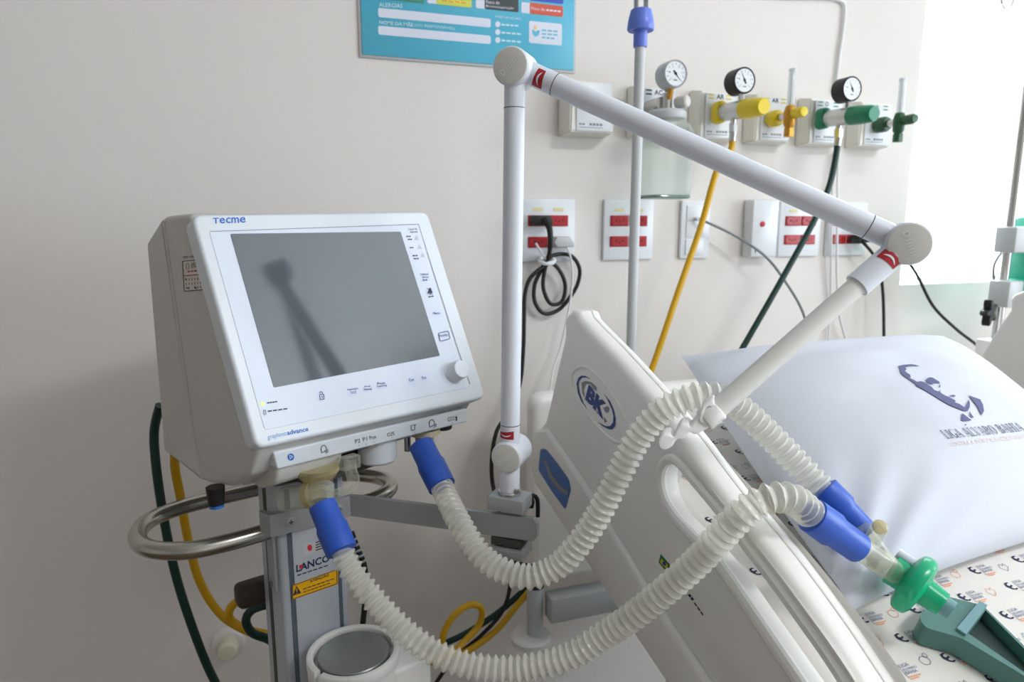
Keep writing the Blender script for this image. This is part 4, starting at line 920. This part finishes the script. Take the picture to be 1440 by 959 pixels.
# exhalation valve, clear parts
ez = PD(447, 676, 0.815)
obj('exhalation_dome', G().lathe([(0.025, 0.010), (0.026, 0.005), (0.020, -0.004), (0.013, -0.008)], ez+V((0, 0, 0.008)), (0, 0, 1), 32), 'amber_clear', vent)
ea, eb = PD(452, 680, 0.805), PD(452, 704, 0.796)
obj('exhalation_collar', G().lathe([(0.0135, 0), (0.0150, 0.002), (0.0150, 0.012), (0.0125, 0.014), (0.0125, (eb-ea).length)], ea, eb-ea, 24), 'clear_plastic', vent)
obj('exhalation_elbow', G().tube(spline([PD(400, 702, 0.83), PD(420, 699, 0.82), PD(440, 695, 0.805), PD(450, 700, 0.80)], 0.004), 0.0150, 20), 'clear_plastic', vent)
obj('elbow_flange', G().cyl(PD(436, 695, 0.808), PD(444, 694, 0.804), 0.0175, n=24), 'amber_clear', vent)
for dx in (0, 6):
    obj('pressure_line', G().tube(spline([PD(487+dx*1.5, 648, 0.83), PD(489+dx*1.5, 662, 0.825), PD(492+dx*1.6, 674, 0.82), PD(490+dx, 684+dx*0.6, 0.815), PD(478, 690+dx*0.9, 0.81), PD(464, 694+dx*0.9, 0.805)], 0.004), 0.0036, 12), 'clear_plastic', vent)
obj('luer_block', G().box(PD(491, 650, 0.828), (0.024, 0.016, 0.016), 0.002, ax=(U, B, Zv)), 'clear_plastic', vent)
# inspection sticker on the left side
SDp = dev(-0.154, 0, 0); SD = on_plane(SDp, -U, 0.0004); SD2 = on_plane(SDp, -U, 0.0008)
st = [(256.5, 367.5), (283.2, 365), (286.2, 407.3), (259, 409.5)]
k = Ink(SD); k.poly(st); obj_st = k.make('inspection_sticker', 'cap_beige', vent)
k = Ink(SD2); k.loop(st, 1.0)
for i in range(6): k.line((268.5, 370+1.3*i), (279.5-(i % 2)*3, 369+1.3*i), 0.5)
k.line((260.5, 391.5), (262.5, 394.6), 1.6); k.line((273, 402.5), (276, 405.8), 1.6); k.line((261.5, 405), (266, 404.6), 1.6)
k.make('sticker_ink', 'seam_dark', vent)
k = Ink(SD2); k.line((257.5, 388), (284.6, 385.6), 1.2); k.strokes((263.5, 383.4), (277.5, 382), (263.4, 379.8), 3)
for r in range(3):
    for c in range(6):
        if (r, c) in ((0, 0), (2, 0), (2, 2)): continue
        k.line((261.8+4*c, 395+6*r-0.35*c), (261.8+4*c, 391.8+6*r-0.35*c), 1.0)
k.loop(ell(263.5, 374.5, 2.2, 4.4, 10), 0.7)
k.make('sticker_print', 'red_sticker', vent)
k = Ink(SD); k.strokes((257.5, 363.5), (276, 362), (257.5, 359), 2); k.make('faded_mark', 'grey_print', vent)

# ================================================================== trolley (turned a little against the ventilator)
YM = radians(18.5); OM = V((0.021, -0.482, 0)); UM = V((cos(YM), sin(YM), 0)); BM = V((-sin(YM), cos(YM), 0)); AXM = (UM, BM, Zv)
def tr(a, b, c): return OM+UM*a+BM*b+Zv*c
MT = S.z-0.2262
trol = thing('ventilator_trolley', tr(0, 0.04, 0), 'aluminium trolley mast with steel loop handle carrying the ventilator', 'trolley')
mast = obj('mast', slab(rrect(-0.0445, 0.0, 0.0455, 0.076, 0.006, 4), [], lambda x, a, b: tr(a, b, x), 0.10, MT, 0.001, 1), 'alu', trol)
obj('mast_panel', G().box(tr(0.0015, -0.0005, 0.60), (0.058, 0.003, 0.94), 0.0005, ax=AXM), 'alu', mast)
for uu in (-0.0305, 0.0335): obj('groove', G().box(tr(uu, 0.0015, 0.60), (0.0055, 0.005, 0.94), ax=AXM), 'groove_blue', mast)
obj('side_groove', G().box(tr(-0.0443, 0.045, 0.60), (0.002, 0.012, 0.94), ax=AXM), 'seam_dark', mast)
obj('mast_head', slab([(-0.005, -0.2140), (0.032, -0.2115), (0.088, -0.2212), (0.12, -0.2225), (0.12, -0.2258), (-0.005, -0.2258)], [], lambda x, a, b: dev(x, a, b), -0.066, 0.066, 0.0008, 1), 'seam_dark', trol)
hz_ = 1.012
loop = [tr(*p, hz_) for p in ((-0.04, 0.022), (-0.10, 0.020), (-0.145, 0.028), (-0.178, 0.058), (-0.186, 0.10), (-0.168, 0.145), (-0.125, 0.168), (-0.06, 0.172), (0.02, 0.170), (0.09, 0.160), (0.133, 0.128), (0.150, 0.09), (0.140, 0.055), (0.105, 0.034), (0.04, 0.028))]
obj('loop_handle', G().tube(spline(loop, 0.008), 0.0108, 18), 'steel', trol)
obj('handle_bracket', G().box(tr(-0.047, 0.02, 0.985), (0.005, 0.026, 0.10), 0.001, ax=AXM), 'grey_metal', trol)
for dz in (-0.035, 0.03): obj('bracket_screw', G().cyl(tr(-0.0495, 0.02, 0.975+dz), tr(-0.0515, 0.02, 0.975+dz), 0.004, n=14), 'steel', trol)
# flat accessory bar
BZ = 1.030
b0 = tr(-0.052, -0.0045, BZ); b1 = tr(0.052, -0.0045, BZ); AB = PD(717, 712, 0.83); bend = PD(742, 742.5, 0.815)
def flat_bar(pts, h, th):
    g = G(); n = len(pts); vs = []
    for i, p in enumerate(pts):
        t = (pts[min(i+1, n-1)]-pts[max(i-1, 0)]); t.z = 0; t.normalize(); s = V((t.y, -t.x, 0))*th/2
        hh = h/2*(1.0 if i < n-1 else 0.55)
        vs += [p+s+Zv*hh, p-s+Zv*hh, p-s-Zv*hh, p+s-Zv*hh]
    g.add(vs, [[4*i+a, 4*i+(a+1) % 4, 4*i+4+(a+1) % 4, 4*i+4+a] for i in range(n-1) for a in range(4)]+[[3, 2, 1, 0], [4*n-4, 4*n-3, 4*n-2, 4*n-1]]); return g
dirb = (bend-b1).normalized()
bar = obj('accessory_bar', flat_bar([b0-UM*0.006+BM*0.02, b0, b0+UM*0.006, b1-UM*0.002, b1+dirb*0.012, bend-dirb*0.02, bend-dirb*0.002, bend+dirb*0.008, bend+dirb*0.013], 0.0285, 0.007), 'grey_metal', trol, smooth=25)
for uu in (-0.030, 0.034):
    sc = obj('bar_screw', G().lathe([(0.0065, 0), (0.0065, 0.0012), (0.005, 0.002), (0, 0.002)], tr(uu, -0.0078, BZ), -BM, 20), 'grey_metal', bar)
    obj('screw_cross', G().box(tr(uu, -0.0100, BZ), (0.006, 0.0004, 0.0014), ax=AXM).box(tr(uu, -0.0100, BZ), (0.0014, 0.0004, 0.006), ax=AXM), 'seam_dark', sc)
FM = lambda l: on_plane(tr(0, -0.002, 0), -BM, l)
k = Ink(FM(0.0003)); k.poly(round_poly([(425.5, 766), (458, 756), (459, 772.5), (427, 782.5)], 2.5, 3)); k.make('registration_tag', 'tube_grey', mast)
k = Ink(FM(0.0007)); k.poly(ell(435.6, 770.2, 3.4, 4.6)); k.make('tag_dot', 'red_dot', mast)
k = Ink(FM(0.0007))
for i in range(4): k.line((444, 763+3.6*i), (457, 759+3.6*i), 1.5)
k.make('tag_ink', 'dark_print', mast)
k = Ink(FM(0.0003)); k.text('LANCO', (416.6, 805.2), (463.8, 789.2), (416.4, 794.6), 0.03); k.strokes((417.8, 810.4), (462.8, 795.6), (417.8, 807.6), 6); k.make('maker_lettering', 'navy_print', mast)
k = Ink(FM(0.0008)); k.poly([(421, 795), (425.4, 793.6), (425.6, 798.6), (421.2, 800)]); k.make('maker_square', 'red_dot', mast)
wst = [(410.8, 822.8), (475.2, 799.8), (475.4, 821.6), (410.8, 844)]
k = Ink(FM(0.0004)); k.poly(round_poly(wst, 2, 3)); k.make('warning_sticker', 'warn_yellow', mast, 'yellow warning sticker lettered ATENÇÃO')
k = Ink(FM(0.0008)); k.loop([(411.6, 823.6), (473.6, 801.2), (473.8, 820.8), (411.6, 842.6)], 0.9); k.text('ATENÇÃO', (435.6, 820.4), (462.6, 811), (436, 815.2), 0.02)
k.poly([(411.8, 837.8), (417, 823.8), (423.6, 833.8)])
for (x0, x1, y0) in ((426, 471, 828.6), (426.5, 465, 832.8)):
    n = 7
    for i in range(n):
        xa = x0+(x1-x0)*i/n; xb = xa+(x1-x0)/n*0.8; k.line((xa, y0-0.34*(xa-x0)), (xb, y0-0.34*(xb-x0)), 1.2)
k.make('warning_ink', 'dark_print', mast)
k = Ink(FM(0.0012)); k.line((417.3, 827.5), (417.5, 832.3), 1.3); k.poly(ell(417.6, 834.4, 0.8, 0.8, 8)); k.make('warning_mark', 'warn_yellow', mast)
bk = PP(361, 836, tr(0, 0.085, 0), BM); obj('rear_lever', G().box(bk+BM*0.01, (0.05, 0.03, 0.032), 0.008, 3, ax=AXM), 'brown_knob', trol)
obj('base_column', G().box(tr(0, 0.04, 0.11), (0.16, 0.16, 0.06), 0.01, ax=AXM), 'grey_metal', trol)
for sx in (-1, 1):
    for sy in (-1, 1):
        e = tr(sx*0.20, 0.04+sy*0.20, 0.10)
        lg = obj('base_leg', G().cyl(tr(0, 0.04, 0.11), e, 0.022, 0.016), 'grey_metal', trol)
        obj('caster', G().cyl(e+V((-0.012, 0, -0.05)), e+V((0.012, 0, -0.05)), 0.05, bev=0.005), 'black_rubber', lg)

# ================================================================== humidifier heater base on the mast
HC = tr(0.022, -0.064, 0.86); HR = 0.0585
hum = thing('humidifier_base', HC-Zv*0.16, 'white humidifier heater base with round grey hot plate on the mast', 'humidifier')
obj('heater_body', G().lathe([(0.045, -0.16), (0.053, -0.15), (0.0575, -0.02), (0.058, -0.012), (0.0505, -0.012), (0, -0.0125)], HC, (0, 0, 1), 48), 'white_plastic', hum)
obj('hot_plate', G().lathe([(0.0450, -0.0125), (0.0450, -0.0015), (0.0438, 0.0), (0, 0.0)], HC, (0, 0, 1), 48), 'heater_grey', hum)
def ang_at(px, py): p = PZ(px, py, 0.86)-HC; return atan2(p.y, p.x)
A1, A2 = ang_at(449, 947), ang_at(561, 899)
def rim(a0, a1, n=28):
    while a1 < a0: a1 += 2*pi
    pts = [(HR*cos(a0+(a1-a0)*i/n), HR*sin(a0+(a1-a0)*i/n)) for i in range(n+1)]+[((HR-0.0085)*cos(a1-(a1-a0)*i/n), (HR-0.0085)*sin(a1-(a1-a0)*i/n)) for i in range(n+1)]
    return slab(pts, [], lambda x, a, b: HC+V((a, b, x)), -0.0125, 0.002, 0.002, 2)
obj('rim_guard', rim(A1+0.07, A2-0.05), 'white_plastic', hum); obj('rim_guard', rim(A2+0.05, A1-0.07), 'white_plastic', hum)
obj('control_box', G().box(HC+UM*0.058+BM*(-0.012)-Zv*0.085, (0.055, 0.075, 0.14), 0.006, 3, ax=AXM), 'white_plastic', hum)
obj('mounting_plate', G().box(tr(0.02, -0.0090, 0.79), (0.05, 0.012, 0.10), 0.002, ax=AXM), 'grey_metal', hum)
cbl = thing('sensor_cable', PD(512, 900, 0.9), 'short black cable hanging behind the blue cuff to the humidifier', 'cable')
obj('cable', G().tube(spline([PD(494, 748, 0.97), PD(502, 770, 0.97), PD(512, 795, 0.97), PD(515, 825, 0.97), PD(513, 850, 0.97), PD(510, 880, 0.97), PD(509, 897, 0.97)], 0.006), 0.0042, 10), 'black_rubber', cbl)
for i in range(5): obj('cable_band', G().cyl(PD(497.5+3.2*i, 757+7.6*i, 0.9695), PD(498.6+3.2*i, 759.6+7.6*i, 0.9695), 0.0047, n=12), 'tube_grey', cbl)

# ================================================================== articulated support arm
arm = thing('support_arm', AB-Zv*0.05, 'white jointed hose support arm clamped on the grey bar', 'support arm')
def vert_z(p, py):
    lo, hi = 0.3, 2.6
    for _ in range(50):
        m = (lo+hi)/2
        if proj(V((p.x, p.y, m)))[1] > py: lo = m
        else: hi = m
    return m
AX1 = V((AB.x, AB.y, 0))
def ap(py): return V((AB.x, AB.y, vert_z(AB, py)))
EL = PD(1279, 343, 0.645)
T0 = PD(722, 96, proj(ap(97))[2])
h2 = EL-T0; h2.z = 0; h2.normalize()
NJ = V((h2.y, -h2.x, 0))
if NJ.dot(CAM-T0) < 0: NJ = -NJ
def axes_of(d): d = d.normalized(); s = NJ.cross(d).normalized(); return (d, s, NJ)
blk = ap(704)
bx_ = (dirb.copy(),); db = V((dirb.x, dirb.y, 0)).normalized(); nb = V((db.y, -db.x, 0))
obj('clamp_block', G().box(ap(704), (0.046, 0.034, 0.018), 0.002, ax=(db, -nb, Zv)), 'grey_metal', arm)
jz = ap(771).z
obj('clamp_jaw', G().box(V((AB.x, AB.y, jz)), (0.046, 0.036, 0.012), 0.0015, ax=(db, -nb, Zv)), 'grey_metal', arm)
obj('clamp_screw', G().cyl(V((AB.x, AB.y, ap(740).z)), V((AB.x, AB.y, jz-0.016)), 0.004, n=14), 'steel', arm)
obj('clamp_spacer', G().box(V((AB.x, AB.y, ap(757).z)), (0.040, 0.026, 0.010), 0.001, ax=(db, -nb, Zv)), 'seam_dark', arm)
kz = V((AB.x, AB.y, jz-0.020))
obj('clamp_knob', G().lathe([(0.013, 0.006), (0.016, 0.002), (0.016, -0.008), (0.010, -0.012), (0, -0.012)], kz, (0, 0, 1), 24).tube(spline([kz, kz+V((0.02, -0.005, -0.006)), kz+V((0.035, -0.006, -0.010))], 0.004), 0.005, 10), 'black_plastic', arm)
bkn = PD(741, 706, 0.87)
obj('side_knob', G().lathe([(0.006, 0), (0.008, 0.002), (0.008, 0.008), (0, 0.010)], bkn, RT, 16).tube(spline([bkn, bkn+V((0.006, 0.0, 0.008)), bkn+V((0.014, 0.0, 0.002)), bkn+V((0.015, 0, -0.022))], 0.004), 0.0028, 8), 'black_plastic', arm)
zb = blk.z+0.0085
obj('post_ring', G().cyl(V((AB.x, AB.y, zb)), V((AB.x, AB.y, zb+0.006)), 0.0142, bev=0.001), 'chrome', arm)
obj('post', G().cyl(V((AB.x, AB.y, zb+0.005)), ap(650), 0.0122, bev=0.001), 'arm_white', arm)
pn = PD(725, 691, 0.815); obj('set_screw', G().cyl(pn, pn+RT*0.004-FW*0.001, 0.003, n=12), 'steel', arm)
def joint(c, r, back, frontd, nm, tdir):
    j = obj(nm, G().lathe([(r-0.002, -back), (r, -back+0.002), (r, frontd-0.0015), (r-0.0012, frontd)], c, NJ, 44), 'arm_white', arm)
    obj('joint_cap', G().lathe([(r-0.0012, frontd-0.001), (r-0.0016, frontd+0.0012), (r-0.0035, frontd+0.0018), (0, frontd+0.0018)], c, NJ, 44), 'cap_beige', j)
    ex = tdir.normalized(); ey = NJ.cross(ex)
    vs_, fs_, asp = text2d('D', 0.02); w = r*1.25; h = w*0.26
    E_ = lambda x, y: c+NJ*(frontd+0.0022)+ex*(x-0.5)*w+ey*(y-0.5)*h
    g = G().add([E_(x*0.22, y) for x, y in vs_], fs_)
    for x in (0.34, 0.46, 0.58, 0.70, 0.82, 0.94): g.add([E_(x-0.02, 0.05), E_(x+0.02, 0.05), E_(x+0.02, 0.95), E_(x-0.02, 0.95)], [[0, 1, 2, 3]])
    obj('embossed_mark', g, 'plate_white', j, smooth=0)
    return j
J1 = ap(639)
joint(J1-NJ*0.006, 0.0188, 0.024, 0.020, 'lower_joint', V((0, 0, 1))*0.7+h2)
JT = V((AB.x, AB.y, vert_z(AB, 97)))+h2*0.006
joint(JT-NJ*0.004, 0.0205, 0.020, 0.018, 'upper_joint', V((0, 0, 1))*0.8+h2)
obj('lower_tube', G().cyl(J1+Zv*0.008, V((JT.x, JT.y, JT.z-0.012)), 0.0116, n=32), 'arm_white', arm)
a1, a2 = J1+(JT-J1)*0.085, J1+(JT-J1)*0.905
for q in (a1, a2): obj('tube_seam', G().cyl(q, q+Zv*0.0008, 0.0118, n=32), 'seam_dark', arm)
E1 = EL-NJ*0.020
JTm = JT-NJ*0.008+h2*0.006
obj('upper_tube', G().cyl(JTm, E1, 0.0122, n=32), 'arm_white', arm)
d2 = (E1-JTm)
for f in (0.095, 0.912): q = JTm+d2*f; obj('tube_seam', G().cyl(q, q+d2.normalized()*0.0008, 0.0124, n=32), 'seam_dark', arm)
joint(EL-NJ*0.008, 0.0203, 0.026, 0.008, 'elbow_joint', V((0, 0, -1))*0.9+h2*0.35)
CL = PD(994, 588, 0.652)
d3 = (CL-EL).normalized(); e0 = EL-NJ*0.0165
obj('lower_sleeve', G().cyl(e0, e0+d3*0.062, 0.0126, n=30), 'arm_white', arm)
obj('end_rod', G().cyl(e0+d3*0.055, CL, 0.0096, 0.0100, n=26), 'rod_white', arm)
# red stickers: bands wrapped round the tube
def wrap(base, axis, r, half, a0, fn, m, nm):
    ax = axis.normalized(); vw = (CAM-base); vw = (vw-ax*vw.dot(ax)).normalized(); sd = ax.cross(vw); g = G(); n = 16
    for i in range(n+1):
        f = 2*i/n-1; a = a0+half*f; c = (vw*cos(a)+sd*sin(a))*r; h0, h1 = fn(f)
        g.v += [base+c+ax*h0, base+c+ax*h1]
    g.f = [[2*i, 2*i+1, 2*i+3, 2*i+2] for i in range(n)]
    return obj(nm, g, m, arm)
def red_label(base, axis, r, a0, h0, h1):
    L = h1-h0
    wrap(base, axis, r+0.0003, 0.85, a0, lambda f: (h0-0.0006*f, h1+0.0012*f), 'red_sticker', 'red_label')
    wrap(base, axis, r+0.0006, 0.55, a0, lambda f: (h0+L*(0.30+0.30*f*f), h0+L*(0.50+0.16*f*f)), 'plate_white', 'label_swoosh')
red_label(J1+Zv*0.0225, Zv, 0.0116, -0.45, 0.0, 0.0085); red_label(JTm, d2, 0.0122, 0.1, 0.0195, 0.0300); red_label(e0, d3, 0.0126, -0.1, 0.0205, 0.0315)
# hose clip at the end of the arm
cz = 0.645
c0 = PD(975, 600, cz)
def cm(l): return [((a-975)/FPX*cz, (600-b)/FPX*cz) for a, b in l]
CDV = (FW*0.86+RT*0.3+UP*0.25)
def clipfr(x, a, b): return c0+RT*a+UP*b+CDV*x
comb = smooth_poly(cm([(926, 621), (931, 613), (940, 611), (947, 614), (951, 606), (958, 597), (967, 597), (971, 600), (978, 592), (998, 580), (1012, 584), (1018, 590), (1000, 600), (979, 611), (969, 608), (962, 617), (951, 619), (945, 628), (935, 633), (928, 630)]), 4)
obj('hose_clip', slab(comb, [], clipfr, 0, 0.020, 0.0016, 3), 'white_plastic', arm)
hook = smooth_poly(cm([(984, 592), (985, 580), (988, 571), (995, 565), (1003, 562), (1006, 570), (1013, 578), (1021, 587), (1012, 592), (998, 596)]), 4)
obj('clip_jaw', slab(hook, [smooth_poly(cm([(990, 586), (991, 576), (997, 571), (1001, 573), (1003, 581), (998, 586)]), 3)], clipfr, -0.002, 0.016, 0.0014, 3), 'white_plastic', arm)
obj('clip_socket', G().cyl(CL-d3*0.014, CL+d3*0.004, 0.0112, n=24, bev=0.002), 'white_plastic', arm)

# ================================================================== corrugated breathing hoses
def corrugated(pts, pitch=0.0086, ro=0.0146, ri=0.0104, n=22):
    c = spline(pts, pitch/8)
    def R(i):
        w = 0.5+0.5*cos(2*pi*i/8); return ri+(ro-ri)*w**1.05
    return G().tube(c, R, n)
def cuff(a, b, r0, r1, flip=False):
    L = (b-a).length
    prof = [(r0*0.86, 0), (r0, 0.001), (r0*1.02, L*0.42), (r1, L*0.50), (r1*0.97, L*0.985), (r1*0.84, L)]
    return G().lathe(prof, a, b-a, 32)
def pd(l): return [PD(*p) for p in l]
t = thing('breathing_hose', PD(745, 815, 0.80), 'clear corrugated hose held by the arm clip, upper of the two', 'hose', 'corrugated breathing hoses')
H1 = pd([(620, 681, 0.870), (632, 708, 0.832), (651, 744, 0.80), (678, 782, 0.78), (710, 803, 0.765), (747, 811, 0.755), (785, 795, 0.75), (820, 757, 0.74), (848, 712, 0.73), (872, 664, 0.722), (898, 616, 0.712), (930, 579, 0.70), (968, 560, 0.69), (1005, 556, 0.69), (1040, 574, 0.695), (1082, 612, 0.70), (1124, 655, 0.70), (1160, 691, 0.69)])
obj('corrugated_tube', corrugated(H1, ro=0.0148), 'hose_clear', t)
obj('blue_cuff', cuff(PD(592, 625, 0.905), PD(622, 685, 0.868), 0.0165, 0.0185), 'blue_cuff', t)
obj('blue_cuff', cuff(PD(1156, 688, 0.692), PD(1217, 752, 0.675), 0.0165, 0.0145), 'blue_cuff', t)
t = thing('breathing_hose', PD(700, 945, 0.72), 'clear corrugated hose sagging lowest, from exhalation elbow over the rail', 'hose', 'corrugated breathing hoses')
H2 = pd([(478, 772, 0.772), (497, 806, 0.765), (530, 848, 0.755), (572, 890, 0.745), (618, 921, 0.735), (672, 938, 0.73), (735, 940, 0.725), (800, 924, 0.715), (850, 893, 0.705), (888, 868, 0.690), (932, 833, 0.672), (976, 794, 0.652), (1010, 758, 0.634), (1038, 728, 0.620), (1072, 704, 0.612), (1112, 701, 0.615), (1146, 728, 0.630)])
obj('corrugated_tube', corrugated(H2), 'hose_clear', t)
obj('blue_cuff', cuff(PD(453, 709, 0.793), PD(481, 776, 0.770), 0.0160, 0.0182), 'blue_cuff', t)
obj('blue_cuff', cuff(PD(1141, 724, 0.628), PD(1207, 771, 0.640), 0.0165, 0.0148), 'blue_cuff', t)
# wye, filter, test lung
YJ = PD(1247, 797, 0.650)
t = thing('wye_piece', YJ, 'clear plastic wye piece joining both blue cuffs to the green filter', 'wye piece')
obj('wye_branch', G().tube(spline([PD(1198, 764, 0.636), PD(1218, 777, 0.642), PD(1236, 790, 0.648), YJ], 0.004), 0.0115, 20), 'clear_plastic', t)
obj('wye_branch', G().tube(spline([PD(1209, 744, 0.659), PD(1222, 762, 0.657), PD(1236, 783, 0.653), YJ], 0.004), 0.0110, 20), 'clear_plastic', t)
obj('wye_stem', G().cyl(PD(1232, 783, 0.651), PD(1262, 808, 0.649), 0.0118, 0.0108, n=24), 'clear_plastic', t)
pc = PD(1234, 742, 0.650)
pt = obj('sampling_port', G().cyl(PD(1228, 757, 0.652), PD(1236, 742, 0.642), 0.0075, n=20), 'clear_plastic', t)
obj('port_cap', G().lathe([(0.0066, 0), (0.0070, 0.003), (0.0045, 0.005), (0, 0.0055)], PD(1236, 742, 0.642), PD(1242, 738, 0.634)-PD(1236, 742, 0.642), 20), 'amber_clear', pt)
obj('port_cap', G().lathe([(0.006, 0), (0.0065, 0.003), (0, 0.005)], PD(1225, 790, 0.637), PD(1224, 794, 0.630)-PD(1225, 790, 0.637), 16), 'clear_plastic', t)
F0, F1 = PD(1252, 799, 0.657), PD(1326, 850, 0.630)
fa = (F1-F0).normalized(); fl = (F1-F0).length; fc = F0+fa*fl*0.46
t = thing('breathing_filter', fc-Zv*0.028, 'translucent green disc shaped breathing filter lying on the bed', 'filter')
obj('filter_disc', G().lathe([(0.013, -0.0100), (0.0235, -0.0085), (0.0285, -0.0058), (0.0300, -0.002), (0.0300, 0.002), (0.0285, 0.0058), (0.0235, 0.0085), (0.013, 0.0100)], fc, fa, 44), 'filter_green', t)
obj('filter_neck', G().lathe([(0.0135, 0), (0.0150, 0.001), (0.0140, 0.022), (0.0145, (fc-F0).length-0.012)], F0, fa, 30), 'filter_green', t)
obj('filter_neck', G().lathe([(0.0135, 0.008), (0.0128, 0.014), (0.0120, 0.022), (0.0115, (F1-fc).length)], fc, fa, 30), 'filter_green', t)
lp = fc-fa*0.012+(UP*0.3+RT*0.55).normalized()*0.019
obj('luer_port', G().cyl(fc-fa*0.006+UP*0.014+RT*0.008, fc-fa*0.024+UP*0.014+RT*0.008, 0.0052, n=16), 'label_white', t)
def hp(px, py, h): return PP(px, py, MO+MN*h, MN)
LH = 0.024
def lungfr(x, a, b): return hp(a, -b, LH)-MN*x
lo_ = round_poly([(1292, -866), (1322, -836), (1382, -851), (1440, -908), (1540, -1004), (1520, -1022), (1440, -950), (1352, -897), (1300, -882)], 8, 3)
lh_ = [(1361, -890), (1386, -858), (1440, -912), (1518, -990), (1508, -1000), (1440, -945)]
t = thing('test_lung', hp(1330, 866, 0.0), 'dark green wedge shaped test lung lying on the printed sheet', 'test lung')
obj('lung_body', slab(lo_, [lh_], lungfr, 0, LH-0.002, 0.0002, 1), 'lung_green', t)
obj('lung_bag', slab(lh_, [], lungfr, 0.012, 0.018, 0.0001, 1), 'lung_dark', t)
obj('lung_bridge', slab([(1344, -886), (1376, -848), (1387, -854), (1357, -895)], [], lungfr, -0.003, 0.001, 0.0001, 1), 'lung_edge', t)
obj('lung_neck', G().cyl(F1-fa*0.006, F1+fa*0.008, 0.0088, n=24), 'lung_edge', t)

# ================================================================== gas supply hoses
t = thing('gas_hose', WL(655, 918, 0.14), 'yellow gas hose running from the yellow regulator down to the ventilator', 'gas hose', 'gas supply hoses')
yl = [V((R1X-0.002, -0.107, RZ-0.060)), V((R1X-0.006, -0.108, RZ-0.085))]+wp([(1008, 240, 0.11), (985, 320, 0.11), (952, 415, 0.12), (918, 515, 0.13), (880, 610, 0.13), (830, 715, 0.125), (775, 795, 0.12), (730, 848, 0.11), (698, 886, 0.12), (660, 914, 0.14), (635, 922, 0.16), (622, 910, 0.17), (626, 885, 0.17), (642, 862, 0.165), (662, 850, 0.155), (677, 856, 0.15), (674, 878, 0.145), (655, 900, 0.16), (630, 922, 0.19), (595, 932, 0.21), (545, 930, 0.23), (470, 915, 0.27), (400, 897, 0.28), (350, 886, 0.27), (323, 870, 0.27), (328, 850, 0.28), (355, 841, 0.29), (400, 842, 0.29), (425, 862, 0.28), (405, 890, 0.26), (365, 893, 0.24), (315, 868, 0.24), (282, 820, 0.24), (265, 760, 0.24), (254, 700, 0.25), (246, 655, 0.27), (248, 620, 0.31)])
obj('hose', G().tube(spline(yl, 0.008), 0.0066, 12), 'hose_yellow', t)
t = thing('gas_hose', WL(625, 905, 0.14), 'dark green gas hose running from the green regulator down to the ventilator', 'gas hose', 'gas supply hoses')
gl = [V((R2X-0.002, -0.107, RZ-0.060)), V((R2X-0.004, -0.108, RZ-0.085))]+wp([(1166, 262, 0.115), (1145, 310, 0.12), (1105, 383, 0.12), (1045, 488, 0.125), (985, 590, 0.125), (880, 715, 0.12), (790, 785, 0.11), (735, 832, 0.085), (700, 862, 0.085), (660, 888, 0.09), (622, 906, 0.11), (585, 918, 0.15), (530, 905, 0.25), (460, 870, 0.31), (405, 850, 0.325), (362, 854, 0.33), (346, 870, 0.325), (355, 890, 0.32), (385, 905, 0.315), (400, 950, 0.29), (370, 1000, 0.25), (330, 1000, 0.25), (298, 950, 0.26), (268, 875, 0.27), (245, 800, 0.27), (228, 715, 0.27), (219, 650, 0.27), (217, 605, 0.27), (225, 570, 0.285)])
obj('hose', G().tube(spline(gl, 0.008), 0.0066, 12), 'hose_green', t)
